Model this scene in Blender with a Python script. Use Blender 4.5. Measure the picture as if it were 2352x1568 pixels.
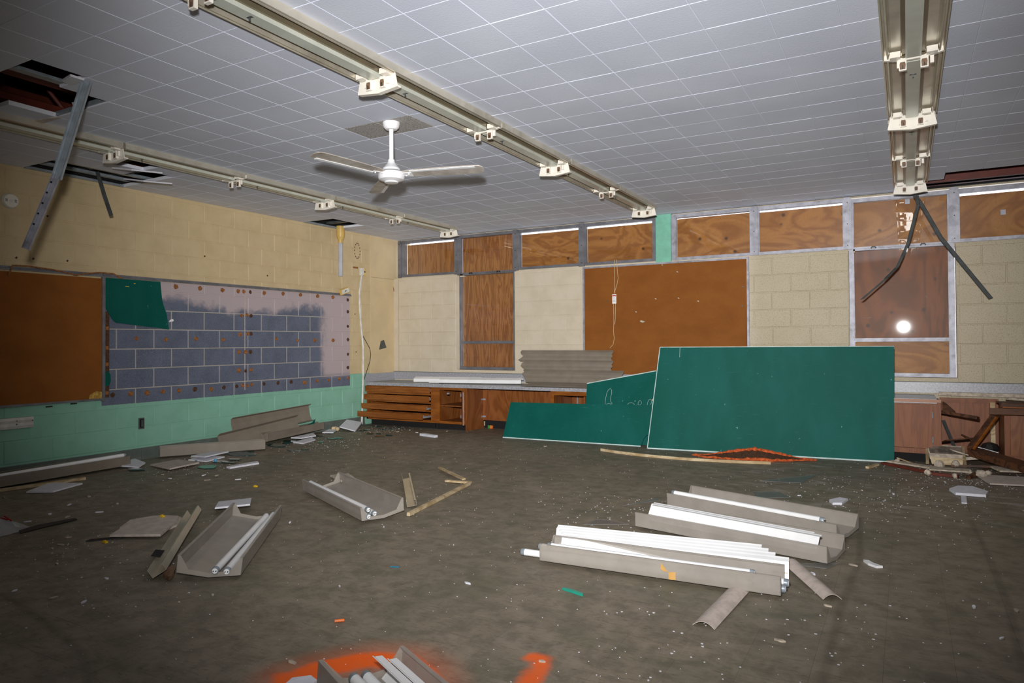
import bpy, bmesh, math, random
from mathutils import Vector, Matrix
random.seed(7)
PI = math.pi
for o in list(bpy.data.objects):
    bpy.data.objects.remove(o, do_unlink=True)
SC = bpy.context.scene
COL = SC.collection

# ---------------------------------------------------------------- camera
CAM = Vector((6.952, -0.097, 1.20))
YAW, PIT, ROL = 0.5175, 0.0146, -0.006
FW = Vector((-math.sin(YAW)*math.cos(PIT), math.cos(YAW)*math.cos(PIT), math.sin(PIT)))
R0 = Vector((math.cos(YAW), math.sin(YAW), 0)); U0 = R0.cross(FW)
RT = R0*math.cos(ROL) + U0*math.sin(ROL)
UP = -R0*math.sin(ROL) + U0*math.cos(ROL)
cd = bpy.data.cameras.new('camera'); cam = bpy.data.objects.new('camera', cd); COL.objects.link(cam)
m = Matrix.Identity(4)
for r in range(3):
    m[r][0], m[r][1], m[r][2], m[r][3] = RT[r], UP[r], -FW[r], CAM[r]
cam.matrix_world = m
cd.sensor_width = 36; cd.lens = 1603.1*36/2352
cd.shift_x = 0.00299; cd.shift_y = -0.00937
cd.clip_start = 0.02; cd.clip_end = 60
SC.camera = cam

FLASH = 288
# ---------------------------------------------------------------- world, flash, exposure
w = bpy.data.worlds.new('overcast_sky'); SC.world = w; w.use_nodes = True
bg = w.node_tree.nodes['Background']; bg.inputs[0].default_value = (0.80, 0.86, 1.0, 1); bg.inputs[1].default_value = 3.2
fd = bpy.data.lights.new('camera_flash', 'SPOT'); fl = bpy.data.objects.new('camera_flash', fd); COL.objects.link(fl)
fl.location = CAM + UP*0.28 - RT*0.06
fd.energy = 1; fd.spot_size = math.radians(89); fd.spot_blend = 1.0; fd.shadow_soft_size = 0.055
fd.use_nodes = True
_em = fd.node_tree.nodes['Emission']; _fo = fd.node_tree.nodes.new('ShaderNodeLightFalloff'); _fo.inputs[0].default_value = FLASH
fd.node_tree.links.new(_fo.outputs['Linear'], _em.inputs['Strength'])
fd.color = (1.0, 0.99, 0.98)
aim = FW + UP*.05 + RT*.09
fl.rotation_euler = aim.to_track_quat('-Z', 'Y').to_euler()
vs = SC.view_settings
vs.view_transform = 'Standard'; vs.look = 'None'; vs.gamma = 1; vs.use_curve_mapping = False; vs.exposure = 0.0

# ---------------------------------------------------------------- material helpers
def srgb(r, g, b):
    f = lambda c: (c/12.92 if c <= .04045 else ((c+.055)/1.055)**2.4)
    return (f(r/255), f(g/255), f(b/255), 1)
class NT:
    def __init__(s, name):
        s.m = bpy.data.materials.new(name); s.m.use_nodes = True; s.t = s.m.node_tree; s.n = s.t.nodes
        s.b = s.n['Principled BSDF']; s.out = s.n['Material Output']
    def add(s, typ, **kw):
        x = s.n.new(typ)
        for k, v in kw.items(): setattr(x, k, v)
        return x
    def link(s, a, b): s.t.links.new(a, b)
    def math(s, op, a, b=None, c=None, clamp=False):
        x = s.add('ShaderNodeMath', operation=op, use_clamp=clamp)
        for i, v in enumerate((a, b, c)):
            if v is None: continue
            if isinstance(v, (int, float)): x.inputs[i].default_value = v
            else: s.link(v, x.inputs[i])
        return x.outputs[0]
    def ramp(s, v, a, b):                # smooth 0..1 between a and b
        x = s.add('ShaderNodeMapRange', interpolation_type='SMOOTHSTEP')
        s.link(v, x.inputs[0]); x.inputs[1].default_value = a; x.inputs[2].default_value = b
        return x.outputs[0]
    def mix(s, fac, a, b, mode='MIX'):
        x = s.add('ShaderNodeMix', data_type='RGBA', blend_type=mode, clamp_factor=True)
        for i, v in ((0, fac), (6, a), (7, b)):
            if isinstance(v, (int, float)): x.inputs[i].default_value = v
            elif isinstance(v, tuple): x.inputs[i].default_value = v if len(v) == 4 else v+(1,)
            else: s.link(v, x.inputs[i])
        return x.outputs[2]
    def pos(s):
        g = s.add('ShaderNodeNewGeometry'); sp = s.add('ShaderNodeSeparateXYZ'); s.link(g.outputs['Position'], sp.inputs[0])
        return g.outputs['Position'], sp.outputs[0], sp.outputs[1], sp.outputs[2]
    def obco(s):
        return s.add('ShaderNodeTexCoord').outputs['Object']
    def mapping(s, v, scale, rot=(0,0,0), loc=(0,0,0)):
        x = s.add('ShaderNodeMapping'); s.link(v, x.inputs[0]); x.inputs['Scale'].default_value = scale
        x.inputs['Rotation'].default_value = rot; x.inputs['Location'].default_value = loc
        return x.outputs[0]
    def noise(s, v, scale, detail=3, rough=.55, dist=0):
        x = s.add('ShaderNodeTexNoise'); s.link(v, x.inputs['Vector'])
        x.inputs['Scale'].default_value = scale; x.inputs['Detail'].default_value = detail
        x.inputs['Roughness'].default_value = rough; x.inputs['Distortion'].default_value = dist
        return x.outputs[0]
    def bump(s, h, strength, dist=.01):
        x = s.add('ShaderNodeBump'); s.link(h, x.inputs['Height']); x.inputs['Strength'].default_value = strength
        x.inputs['Distance'].default_value = dist; s.link(x.outputs[0], s.b.inputs['Normal'])
    def base(s, c):
        if isinstance(c, tuple): s.b.inputs['Base Color'].default_value = c if len(c) == 4 else c+(1,)
        else: s.link(c, s.b.inputs['Base Color'])
    def fin(s, rough=.6, metal=0, spec=None):
        if isinstance(rough, (int, float)): s.b.inputs['Roughness'].default_value = rough
        else: s.link(rough, s.b.inputs['Roughness'])
        s.b.inputs['Metallic'].default_value = metal
        if spec is not None: s.b.inputs['Specular IOR Level'].default_value = spec
        return s.m
def simple(name, c, rough=.6, metal=0, var=.12, scale=9, spec=None, dirt=None, bump=0, stretch=(1,1,1)):
    n = NT(name); co = n.mapping(n.pos()[0], stretch)
    v = n.noise(co, scale, 4)
    dark = tuple(x*(1-var*1.6) for x in c[:3])+(1,); lite = tuple(min(1, x*(1+var)) for x in c[:3])+(1,)
    col = n.mix(n.ramp(v, .3, .7), dark, lite)
    if dirt:
        d = n.noise(co, scale*.35, 5, .7)
        col = n.mix(n.math('MULTIPLY', n.ramp(d, .5, .75), dirt[1]), col, dirt[0])
    n.base(col)
    if bump: n.bump(n.noise(co, scale*6, 4), bump, .004)
    return n.fin(rough, metal, spec)
def segdist(n, x, y, a, b):               # distance to a segment on the floor plane
    dx, dy = b[0]-a[0], b[1]-a[1]; L2 = dx*dx+dy*dy
    px = n.math('SUBTRACT', x, a[0]); py = n.math('SUBTRACT', y, a[1])
    t = n.math('DIVIDE', n.math('ADD', n.math('MULTIPLY', px, dx), n.math('MULTIPLY', py, dy)), L2, clamp=True)
    ex = n.math('SUBTRACT', px, n.math('MULTIPLY', t, dx)); ey = n.math('SUBTRACT', py, n.math('MULTIPLY', t, dy))
    return n.math('SQRT', n.math('ADD', n.math('MULTIPLY', ex, ex), n.math('MULTIPLY', ey, ey)))
def minof(n, l):
    r = l[0]
    for k in l[1:]: r = n.math('MINIMUM', r, k)
    return r

# ---------------------------------------------------------------- materials
CREAM = srgb(208, 187, 148); MINT = srgb(140, 192, 170); BLUE = srgb(98, 106, 126); PINKISH = srgb(188, 172, 174)
def painted_block(name, mortar):
    n = NT(name); P, x, y, z = n.pos()
    nz = n.noise(P, 26, 4, .6); wob = n.noise(P, 4.5, 4, .65)
    zz = n.math('ADD', z, n.math('MULTIPLY', n.math('SUBTRACT', nz, .5), .012))
    above = n.ramp(zz, .752, .756)
    cream = n.mix(n.ramp(wob, .35, .7), CREAM, srgb(199, 178, 138))
    col = n.mix(above, n.mix(n.ramp(wob, .35, .7), MINT, srgb(132, 184, 161)), cream)
    # left-hand corkboard zone: cream starts above the board
    # bare panel behind the removed chalkboard
    iny = n.math('MULTIPLY', n.ramp(y, 3.925, 3.935), n.math('SUBTRACT', 1, n.ramp(n.math('ADD', y, n.math('MULTIPLY', nz, .01)), 7.492, 7.5)))
    inz = n.math('MULTIPLY', n.ramp(zz, .588, .594), n.math('SUBTRACT', 1, n.ramp(z, 1.868, 1.872)))
    bare = n.math('MULTIPLY', iny, inz)
    sp = n.noise(P, 190, 2, .6)
    bl = srgb(176, 170, 165) if mortar else n.mix(n.ramp(sp, .50, .74), n.mix(n.ramp(wob, .3, .7), BLUE, srgb(84, 92, 110)), srgb(150, 154, 166))
    # paler overspray along the top and right edges
    w2 = n.math('MULTIPLY', n.math('SUBTRACT', wob, .5), .34)
    topm = n.ramp(n.math('ADD', z, n.math('MULTIPLY', n.ramp(y, 4.7, 5.6), .10)), 1.70, 1.86)
    topm = n.ramp(n.math('ADD', n.math('ADD', z, w2), n.math('MULTIPLY', n.math('MULTIPLY', n.ramp(y, 4.7, 5.5), n.math('SUBTRACT', 1, n.ramp(y, 5.9, 6.6))), .10)), 1.63, 1.75)
    rgt = n.math('MULTIPLY', n.ramp(n.math('ADD', y, w2), 6.86, 7.05), n.ramp(z, .70, .80))
    pk = n.math('MULTIPLY', n.math('MAXIMUM', topm, rgt), .93)
    bl = n.mix(pk, bl, PINKISH)
    col = n.mix(bare, col, bl)
    # scuffs and small stains
    st = n.noise(P, 11, 5, .75)
    col = n.mix(n.math('MULTIPLY', n.ramp(st, .68, .76), .45), col, srgb(120, 95, 60))
    n.base(col); n.bump(n.noise(P, 120, 3), .25, .003)
    return n.fin(.55, 0, .35)
m_block = painted_block('painted_block_left', False); m_mortar = painted_block('painted_mortar_left', True)
def back_block():
    n = NT('painted_block_back'); P, x, y, z = n.pos()
    a = n.noise(P, 5, 4, .6); pit = n.noise(P, 95, 3, .7)
    col = n.mix(n.ramp(a, .35, .7), srgb(210, 198, 177), srgb(202, 189, 166))
    right = n.ramp(x, 5.2, 5.5)
    col = n.mix(n.math('MULTIPLY', right, n.ramp(pit, .52, .66)), col, srgb(140, 124, 98))
    col = n.mix(n.math('MULTIPLY', right, .55), col, srgb(160, 146, 112))  # speckled blocks' own tone, darkened further for the flash beam's falloff
    st = n.noise(P, 13, 5, .75)
    col = n.mix(n.math('MULTIPLY', n.ramp(st, .70, .78), .5), col, srgb(110, 90, 62))
    n.base(col); n.bump(n.math('MULTIPLY', pit, n.math('ADD', right, .25)), .35, .004)
    return n.fin(.5, 0, .4)
m_bblock = back_block()
m_panel = simple('cream_panel_paint', srgb(212, 190, 150), .38, 0, .05, 3)
m_cream = simple('cream_wall_paint', srgb(226, 204, 164), .6, 0, .06, 2)
def ceil_mat():
    n = NT('ceiling_tile_paint'); P, x, y, z = n.pos()
    a = n.noise(P, 1.3, 3); b = n.noise(P, 90, 3, .6)
    col = n.mix(n.ramp(a, .3, .7), srgb(214, 219, 234), srgb(224, 229, 243))
    # two tiles of rougher, unpainted fibre round the fan
    inx = n.math('MULTIPLY', n.ramp(x, 3.297, 3.299), n.math('SUBTRACT', 1, n.ramp(x, 3.911, 3.913)))
    iny = n.math('MULTIPLY', n.ramp(y, 3.827, 3.829), n.math('SUBTRACT', 1, n.ramp(y, 4.135, 4.137)))
    col = n.mix(n.math('MULTIPLY', inx, iny), col, n.mix(n.ramp(n.noise(P, 160, 2), .42, .6), srgb(150, 146, 142), srgb(208, 204, 200)))
    sm = n.noise(P, 3.1, 5, .8)
    col = n.mix(n.math('MULTIPLY', n.ramp(sm, .70, .80), .35), col, srgb(120, 118, 116))
    n.base(col); n.bump(b, .3, .003); return n.fin(.7, 0, .3)
m_ceil = ceil_mat()
m_joint = simple('ceiling_joint_glint', srgb(230, 232, 240), .6, 0, .03)  # pale bed painting the flash glint on the tiles' bevelled edges
def floor_mat():
    n = NT('old_vinyl_tile'); P, x, y, z = n.pos()
    T = .2286
    ix = n.math('FLOOR', n.math('DIVIDE', n.math('SUBTRACT', x, .0064), T)); iy = n.math('FLOOR', n.math('DIVIDE', y, T))
    cb = n.add('ShaderNodeCombineXYZ'); n.link(ix, cb.inputs[0]); n.link(iy, cb.inputs[1])
    wn = n.add('ShaderNodeTexWhiteNoise', noise_dimensions='3D'); n.link(cb.outputs[0], wn.inputs[0]); tv = wn.outputs[0]
    big = n.noise(P, 1.1, 4, .6); mid = n.noise(P, 9, 7, .72, .3); fine = n.noise(P, 60, 3, .6)
    stk = n.noise(n.mapping(P, (4, 26, 1), (0, 0, .9)), 3.4, 6, .72, .4)
    c = n.mix(n.ramp(big, .3, .7), srgb(132, 122, 106), srgb(146, 134, 116))
    c = n.mix(n.math('MULTIPLY', n.ramp(mid, .38, .66), .65), c, srgb(98, 91, 77))
    c = n.mix(n.math('MULTIPLY', n.ramp(stk, .53, .68), .55), c, srgb(74, 64, 50))
    c = n.mix(n.math('MULTIPLY', n.ramp(n.noise(P, 2.3, 4, .6), .5, .68), .35), c, srgb(88, 96, 72))
    c = n.mix(n.math('MULTIPLY', n.math('SUBTRACT', tv, .3), .22), c, srgb(78, 76, 60))
    c = n.mix(n.math('MULTIPLY', n.ramp(fine, .62, .72), .22), c, srgb(170, 164, 150))
    # plaster dust towards the far right corner
    far = n.math('MULTIPLY', n.ramp(y, 4.6, 6.2), n.ramp(x, 4.8, 6.0))
    du = n.noise(n.mapping(P, (1, 2.2, 1)), 3.2, 6, .75, .7)
    c = n.mix(n.math('MULTIPLY', n.math('MULTIPLY', far, n.ramp(du, .5, .7)), .8), c, srgb(176, 170, 162))
    c = n.mix(n.math('MULTIPLY', n.math('MULTIPLY', n.ramp(x, 5.2, 7.0), n.ramp(y, 6.0, 6.8)), .35), c, srgb(120, 104, 92))
    # curved dark skid marks
    sk = [((7.309,5.448),(7.334,4.387)),((7.334,4.387),(7.337,3.704)),((7.337,3.704),(7.304,3.03)),
          ((6.665,5.167),(6.714,4.22)),((6.714,4.22),(6.682,3.345)),((6.682,3.345),(6.683,2.0)),
          ((3.126,1.631),(3.631,1.557)),((3.631,1.557),(4.154,1.454)),((4.154,1.454),(4.52,1.28))]
    d = n.math('ADD', minof(n, [segdist(n, x, y, a, b) for a, b in sk]), n.math('MULTIPLY', n.math('SUBTRACT', mid, .5), .03))
    c = n.mix(n.math('MULTIPLY', n.math('SUBTRACT', 1, n.ramp(d, .004, .03)), .32), c, srgb(56, 54, 42))
    # orange spray paint
    wx = n.math('ADD', x, n.math('MULTIPLY', n.math('SUBTRACT', n.noise(P, 9, 3), .5), .08))
    ring = [((5.02,1.70),(5.09,1.86)),((5.09,1.86),(5.18,1.965)),((5.18,1.965),(5.29,2.00)),((5.29,2.00),(5.39,1.96)),((5.39,1.96),(5.56,1.80)),((5.56,1.80),(5.74,1.58))]
    strk = [((5.80,1.96),(5.77,2.18)),((5.77,2.18),(5.745,2.27)),((5.745,2.27),(5.70,2.27))]
    dr = minof(n, [segdist(n, wx, y, a, b) for a, b in ring]); ds = minof(n, [segdist(n, wx, y, a, b) for a, b in strk])
    haze = n.math('MULTIPLY', n.math('SUBTRACT', 1, n.ramp(dr, .03, .22)), .30)
    core = n.math('SUBTRACT', 1, n.ramp(dr, .036, .10))
    cs = n.math('MULTIPLY', n.math('SUBTRACT', 1, n.ramp(ds, .012, .06)), .85)
    om = n.math('MAXIMUM', n.math('MAXIMUM', haze, core), cs)
    om = n.math('MULTIPLY', om, n.math('ADD', .80, n.math('MULTIPLY', mid, .4)), clamp=True)
    c = n.mix(om, c, srgb(255, 104, 18))
    n.base(c); n.bump(n.math('ADD', mid, n.math('MULTIPLY', fine, .4)), .05, .004)
    return n.fin(n.math('ADD', .42, n.math('MULTIPLY', mid, .3)), 0, .35)
m_floor = floor_mat(); m_fjoint = simple('floor_joint_dark', srgb(46, 42, 34), .9, 0, .1)
def cork_mat():
    n = NT('brown_corkboard'); P, x, y, z = n.pos()
    a = n.noise(n.mapping(P, (1, 1, 1.5)), 2.6, 5, .6); b = n.noise(P, 150, 2)
    c = n.mix(n.ramp(a, .3, .72), srgb(142, 86, 34), srgb(130, 76, 28)); c = n.mix(n.math('MULTIPLY', n.ramp(b, .5, .7), .25), c, srgb(112, 58, 20))
    n.base(c); n.bump(b, .15, .002); return n.fin(.75, 0, .2)
m_cork = cork_mat()
def green_mat():
    n = NT('green_chalkboard'); P, x, y, z = n.pos()
    a = n.noise(n.mapping(P, (1, 1, .4), (0, .6, 0)), 2.6, 5, .65); b = n.noise(n.mapping(P, (3, 3, 30), (0, .8, 0)), 3, 3)
    c = n.mix(n.ramp(a, .3, .75), srgb(2, 82, 72), srgb(14, 92, 84)); c = n.mix(n.math('MULTIPLY', n.ramp(b, .62, .8), .22), c, srgb(90, 140, 138))
    c = n.mix(n.math('MULTIPLY', n.ramp(n.noise(P, 23, 2), .74, .78), .6), c, srgb(120, 170, 165))
    n.base(c); return n.fin(.6, 0, .15)
m_green = green_mat()
def wood(name, c1, c2, scale=3.2, rot=(0,0,0), rough=.45, knots=True, grain=(1, 1, .09), spec=.4, dark=srgb(62, 32, 16), rings_n=7):
    n = NT(name); P = n.pos()[0]
    oi = n.add('ShaderNodeObjectInfo'); off = n.add('ShaderNodeVectorMath', operation='MULTIPLY_ADD')
    cb = n.add('ShaderNodeCombineXYZ')
    for i in range(3): n.link(oi.outputs['Random'], cb.inputs[i])
    n.link(cb.outputs[0], off.inputs[0]); off.inputs[1].default_value = (17, 23, 31); n.link(P, off.inputs[2])
    co = n.mapping(off.outputs[0], grain, rot)
    big = n.noise(co, scale, 3, .5, 1.2)
    rings = n.math('FRACT', n.math('MULTIPLY', big, rings_n))
    tri = n.math('ABSOLUTE', n.math('SUBTRACT', rings, .5))
    fib = n.noise(n.mapping(off.outputs[0], (grain[0]*40, grain[1]*40, grain[2]*12), rot), 3, 3)
    c = n.mix(n.ramp(tri, .05, .5), c1, c2); c = n.mix(n.math('MULTIPLY', n.ramp(fib, .45, .75), .35), c, tuple(v*.6 for v in c2[:3]))
    if knots:
        vo = n.add('ShaderNodeTexVoronoi'); n.link(n.mapping(off.outputs[0], (1, 1, 1)), vo.inputs['Vector']); vo.inputs['Scale'].default_value = 4.2
        k = n.math('SUBTRACT', 1, n.ramp(n.math('ADD', vo.outputs['Distance'], n.math('MULTIPLY', n.math('SUBTRACT', fib, .5), .05)), .05, .13))
        c = n.mix(n.math('MULTIPLY', k, .85), c, dark)
    n.base(c); return n.fin(rough, 0, spec)
m_ply = wood('plywood_knotty', srgb(184, 126, 62), srgb(156, 99, 42), 1.6, grain=(.55, 1, 1.3))
m_plydark = wood('plywood_dark_stained', srgb(140, 76, 28), srgb(112, 58, 18), 1.6, grain=(1.2, 1, .5))
m_plyv = wood('plywood_straight_grain', srgb(184, 126, 72), srgb(148, 92, 46), 5.0, knots=False, grain=(1.6, 1, .16))
m_cab = wood('orange_varnished_wood', srgb(150, 88, 34), srgb(130, 72, 24), 3.0, rough=.35, knots=False, grain=(.14, 1, 1.4))
m_cabv = wood('brown_cabinet_plywood', srgb(142, 86, 44), srgb(122, 68, 30), 2.4, rough=.4, knots=False, grain=(1.2, 1, .35))
m_cabold = wood('weathered_cabinet_wood', srgb(138, 84, 52), srgb(122, 72, 44), 3.2, rough=.55, knots=False, grain=(1.3, 1, .2))
m_rawwood = wood('pale_raw_wood', srgb(206, 186, 150), srgb(176, 150, 110), 4, rough=.7, knots=False, grain=(.3, .3, 1))
m_darkwood = wood('dark_broken_wood', srgb(98, 60, 36), srgb(62, 38, 24), 4, rough=.6, knots=False, grain=(.3, 1, 1))
m_alu = simple('grey_aluminium', srgb(128, 128, 134), .45, .4, .14, 7, dirt=(srgb(92, 86, 80), .5))
m_alulight = simple('oxidised_pale_aluminium', srgb(164, 164, 174), .5, .25, .14, 12, dirt=(srgb(96, 88, 84), .75))
m_steel = simple('galvanised_steel', srgb(158, 168, 176), .4, .3, .12, 14, dirt=(srgb(90, 92, 92), .4))
m_darksteel = simple('dark_steel', srgb(88, 92, 92), .5, .3, .15, 14)
m_fix = simple('cream_enamel_reflector', srgb(214, 207, 190), .28, .55, .06, 6, dirt=(srgb(140, 126, 104), .5))
m_fixw = simple('white_lamp_plate', srgb(238, 232, 220), .4, 0, .04, 10)
m_brown = simple('brown_contact', srgb(120, 92, 72), .6, 0, .2, 60)
m_white = simple('white_gloss_enamel', srgb(244, 244, 244), .3, 0, .03)
m_fanw = simple('fan_white', srgb(240, 240, 242), .35, 0, .02)
m_blade = simple('grimy_fan_blade', srgb(196, 188, 178), .45, .1, .12, 12, dirt=(srgb(134, 112, 92), .7))
m_pipe = simple('painted_conduit', srgb(216, 214, 206), .5)
m_dab = simple('brown_adhesive', srgb(156, 100, 52), .8, 0, .3, 60, bump=.4)
m_dabdark = simple('dark_adhesive', srgb(84, 54, 34), .85, 0, .3, 60)
m_grey = simple('mottled_grey_laminate', srgb(164, 164, 170), .35, 0, .16, 60)
m_greytop = simple('grey_worktop_laminate', srgb(128, 134, 136), .3, 0, .12, 20)
m_base = simple('grey_vinyl_base', srgb(98, 106, 100), .6, 0, .1, 8)
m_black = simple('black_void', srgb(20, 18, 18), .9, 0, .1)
m_blackp = simple('black_plastic', srgb(34, 33, 32), .5)
m_red = simple('red_oxide_steel', srgb(104, 40, 24), .6, 0, .15, 8)
m_reddark = simple('dark_roof_deck', srgb(70, 40, 34), .8, 0, .15, 4)
m_yellow = simple('yellowed_plastic', srgb(214, 178, 98), .45)
m_tilew = simple('white_ceiling_tile_face', srgb(226, 226, 234), .7, 0, .05, 30)
m_tileb = simple('tan_ceiling_tile_back', srgb(196, 182, 172), .8, 0, .10, 20, bump=.2)
m_orange = simple('torn_orange_fibre', srgb(200, 92, 40), .9, 0, .3, 45, bump=.8)
m_chalk = simple('chalk_line', srgb(196, 214, 212), .9)
m_cord = simple('pale_cord', srgb(214, 190, 150), .8)
m_redink = simple('red_ink', srgb(176, 24, 36), .6)
m_blueplastic = simple('pale_blue_plastic', srgb(96, 176, 222), .4)
m_yel = simple('yellow_plastic', srgb(230, 190, 30), .5)
m_bluecraft = simple('blue_plastic_sliver', srgb(40, 130, 160), .4)
m_tealshard = simple('teal_plastic_sliver', srgb(40, 150, 128), .25)
m_rubble = simple('plaster_rubble', srgb(196, 182, 164), .9, 0, .2, 24, bump=.5)
m_greenp = simple('green_plastic', srgb(40, 140, 60), .5)
m_orangep = simple('orange_plastic', srgb(220, 110, 40), .5)
m_concrete = simple('bare_concrete', srgb(150, 146, 138), .9, 0, .1, 5)
m_mint = simple('mint_column_paint', srgb(124, 190, 166), .5, 0, .06, 10, dirt=(srgb(80, 120, 110), .3))
def translucent(name, c, alpha, rough=.3):
    n = NT(name); P = n.pos()[0]
    a = n.noise(n.mapping(P, (1, 1, 1)), 7, 4, .6)
    n.base(n.mix(n.ramp(a, .3, .7), tuple(v*.86 for v in c[:3]), c)); n.b.inputs['Alpha'].default_value = alpha
    return n.fin(rough, 0, .5)
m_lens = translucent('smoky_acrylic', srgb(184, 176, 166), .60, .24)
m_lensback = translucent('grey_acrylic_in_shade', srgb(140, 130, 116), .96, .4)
m_film = translucent('clear_plastic_bag', srgb(196, 200, 206), .55, .2)
m_clear = translucent('clear_tube_plastic', srgb(210, 214, 222), .6, .15)
m_flatplastic = translucent('clear_plastic_offcut', srgb(150, 148, 144), .45, .2)
def shard_mat():
    n = NT('green_board_glass'); n.base(srgb(14, 62, 58)); n.b.inputs['Coat Weight'].default_value = .6
    return n.fin(.12, 0, .6)
m_shard = shard_mat()
m_shardgrey = simple('slate_back_shard', srgb(70, 84, 86), .4, 0, .1)
def glass_mat():
    n = NT('window_glass'); P = n.pos()[0]
    t = n.add('ShaderNodeBsdfTransparent'); t.inputs[0].default_value = (.93, .93, .92, 1)
    g = n.add('ShaderNodeBsdfGlossy'); sm = n.noise(P, 7, 4, .7)
    g.inputs['Roughness'].default_value = .02; g.inputs[0].default_value = (1, 1, 1, 1)
    d = n.add('ShaderNodeBsdfDiffuse'); d.inputs[0].default_value = (.75, .72, .70, 1)
    f = n.add('ShaderNodeFresnel'); f.inputs[0].default_value = 1.45
    a = n.add('ShaderNodeMixShader'); n.link(f.outputs[0], a.inputs[0]); n.link(t.outputs[0], a.inputs[1]); n.link(g.outputs[0], a.inputs[2])
    b = n.add('ShaderNodeMixShader')
    sc = n.math('MULTIPLY', n.ramp(n.noise(n.mapping(P, (1, 1, 2.6)), 9, 5, .75, .8), .60, .74), .09)
    n.link(sc, b.inputs[0]); n.link(a.outputs[0], b.inputs[1]); n.link(d.outputs[0], b.inputs[2])
    n.link(b.outputs[0], n.out.inputs[0]); return n.m
m_glass = glass_mat()

# ---------------------------------------------------------------- mesh helpers
class MB:
    def __init__(s): s.v = []; s.f = []
    def quadmesh(s, vs, fs):
        k = len(s.v); s.v += [Vector(p) for p in vs]; s.f += [tuple(i+k for i in f) for f in fs]; return s
    def box(s, a, b, ch=0):
        (x0,y0,z0),(x1,y1,z1) = a, b
        return s.quadmesh([(x0,y0,z0),(x1,y0,z0),(x1,y1,z0),(x0,y1,z0),(x0,y0,z1),(x1,y0,z1),(x1,y1,z1),(x0,y1,z1)],
                          [(0,3,2,1),(4,5,6,7),(0,1,5,4),(1,2,6,5),(2,3,7,6),(3,0,4,7)])
    def prism(s, pts, off):                # any 3-D polygon swept by a vector
        n = len(pts); off = Vector(off); p = [Vector(q) for q in pts]
        return s.quadmesh(p + [q+off for q in p], [tuple(range(n-1, -1, -1)), tuple(range(n, 2*n))] + [(i, (i+1) % n, n+(i+1) % n, n+i) for i in range(n)])
    def slab(s, pts, z0, t): return s.prism([(x, y, z0) for x, y in pts], (0, 0, t))
    def beam(s, a, b, wd, ht, roll=0, up=(0,0,1)):
        return s.sweep([(-wd/2,-ht/2),(wd/2,-ht/2),(wd/2,ht/2),(-wd/2,ht/2)], a, b, roll, up)
    def sweep(s, prof, a, b, roll=0, up=(0,0,1), closed=True):
        a, b = Vector(a), Vector(b); d = (b-a).normalized(); u = d.cross(Vector(up)).normalized(); v = u.cross(d)
        u2 = u*math.cos(roll)+v*math.sin(roll); v2 = -u*math.sin(roll)+v*math.cos(roll)
        n = len(prof); k = [a+u2*p+v2*q for p, q in prof] + [b+u2*p+v2*q for p, q in prof]
        fs = [(i, (i+1) % n, n+(i+1) % n, n+i) for i in range(n if closed else n-1)]
        if closed: fs += [tuple(range(n-1, -1, -1)), tuple(range(n, 2*n))]
        return s.quadmesh(k, fs)
    def tube(s, path, r, seg=8, cap=True):
        path = [Vector(p) for p in path]; rings = []; prev = None
        for i, p in enumerate(path):
            d = (path[min(i+1, len(path)-1)] - path[max(i-1, 0)]).normalized()
            u = d.cross(Vector((0, 0, 1)) if abs(d.z) < .95 else Vector((1, 0, 0))).normalized() if prev is None else (prev - d*prev.dot(d)).normalized()
            prev = u; v = d.cross(u); rr = r[i] if isinstance(r, (list, tuple)) else r
            rings.append([p + (u*math.cos(2*PI*k/seg)+v*math.sin(2*PI*k/seg))*rr for k in range(seg)])
        vs = [q for g in rings for q in g]
        fs = [(i*seg+k, i*seg+(k+1) % seg, (i+1)*seg+(k+1) % seg, (i+1)*seg+k) for i in range(len(path)-1) for k in range(seg)]
        if cap: fs += [tuple(range(seg-1, -1, -1)), tuple((len(path)-1)*seg+k for k in range(seg))]
        return s.quadmesh(vs, fs)
    def lathe(s, prof, c, seg=28):         # profile (r, z) about a vertical axis through c
        c = Vector(c); vs = []; n = len(prof)
        for k in range(seg):
            t = 2*PI*k/seg
            vs += [c+Vector((r*math.cos(t), r*math.sin(t), z)) for r, z in prof]
        fs = [(k*n+i, ((k+1) % seg)*n+i, ((k+1) % seg)*n+i+1, k*n+i+1) for k in range(seg) for i in range(n-1)]
        return s.quadmesh(vs, fs)
    def shell(s, prof, a, b, th, roll=0, up=(0,0,1)):   # open profile given thickness
        n = len(prof); nor = []
        for i in range(n):
            p, q = Vector(prof[max(i-1,0)]), Vector(prof[min(i+1,n-1)]); d = (q-p).normalized(); nor.append(Vector((-d.y, d.x)))
        inner = [(prof[i][0]+nor[i].x*th, prof[i][1]+nor[i].y*th) for i in range(n)]
        return s.sweep(list(prof)+inner[::-1], a, b, roll, up)
ORG = {}
def mesh_of(mb, o=Vector((0,0,0)), name='mesh', smooth=False):
    me = bpy.data.meshes.new(name); me.from_pydata([tuple(v-o) for v in mb.v], [], mb.f)
    bm = bmesh.new(); bm.from_mesh(me); bmesh.ops.recalc_face_normals(bm, faces=bm.faces)
    if smooth:
        for f in bm.faces: f.smooth = True
    bm.to_mesh(me); bm.free()
    if smooth:
        try: me.set_sharp_from_angle(angle=math.radians(38))
        except Exception: pass
    return me
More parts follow.
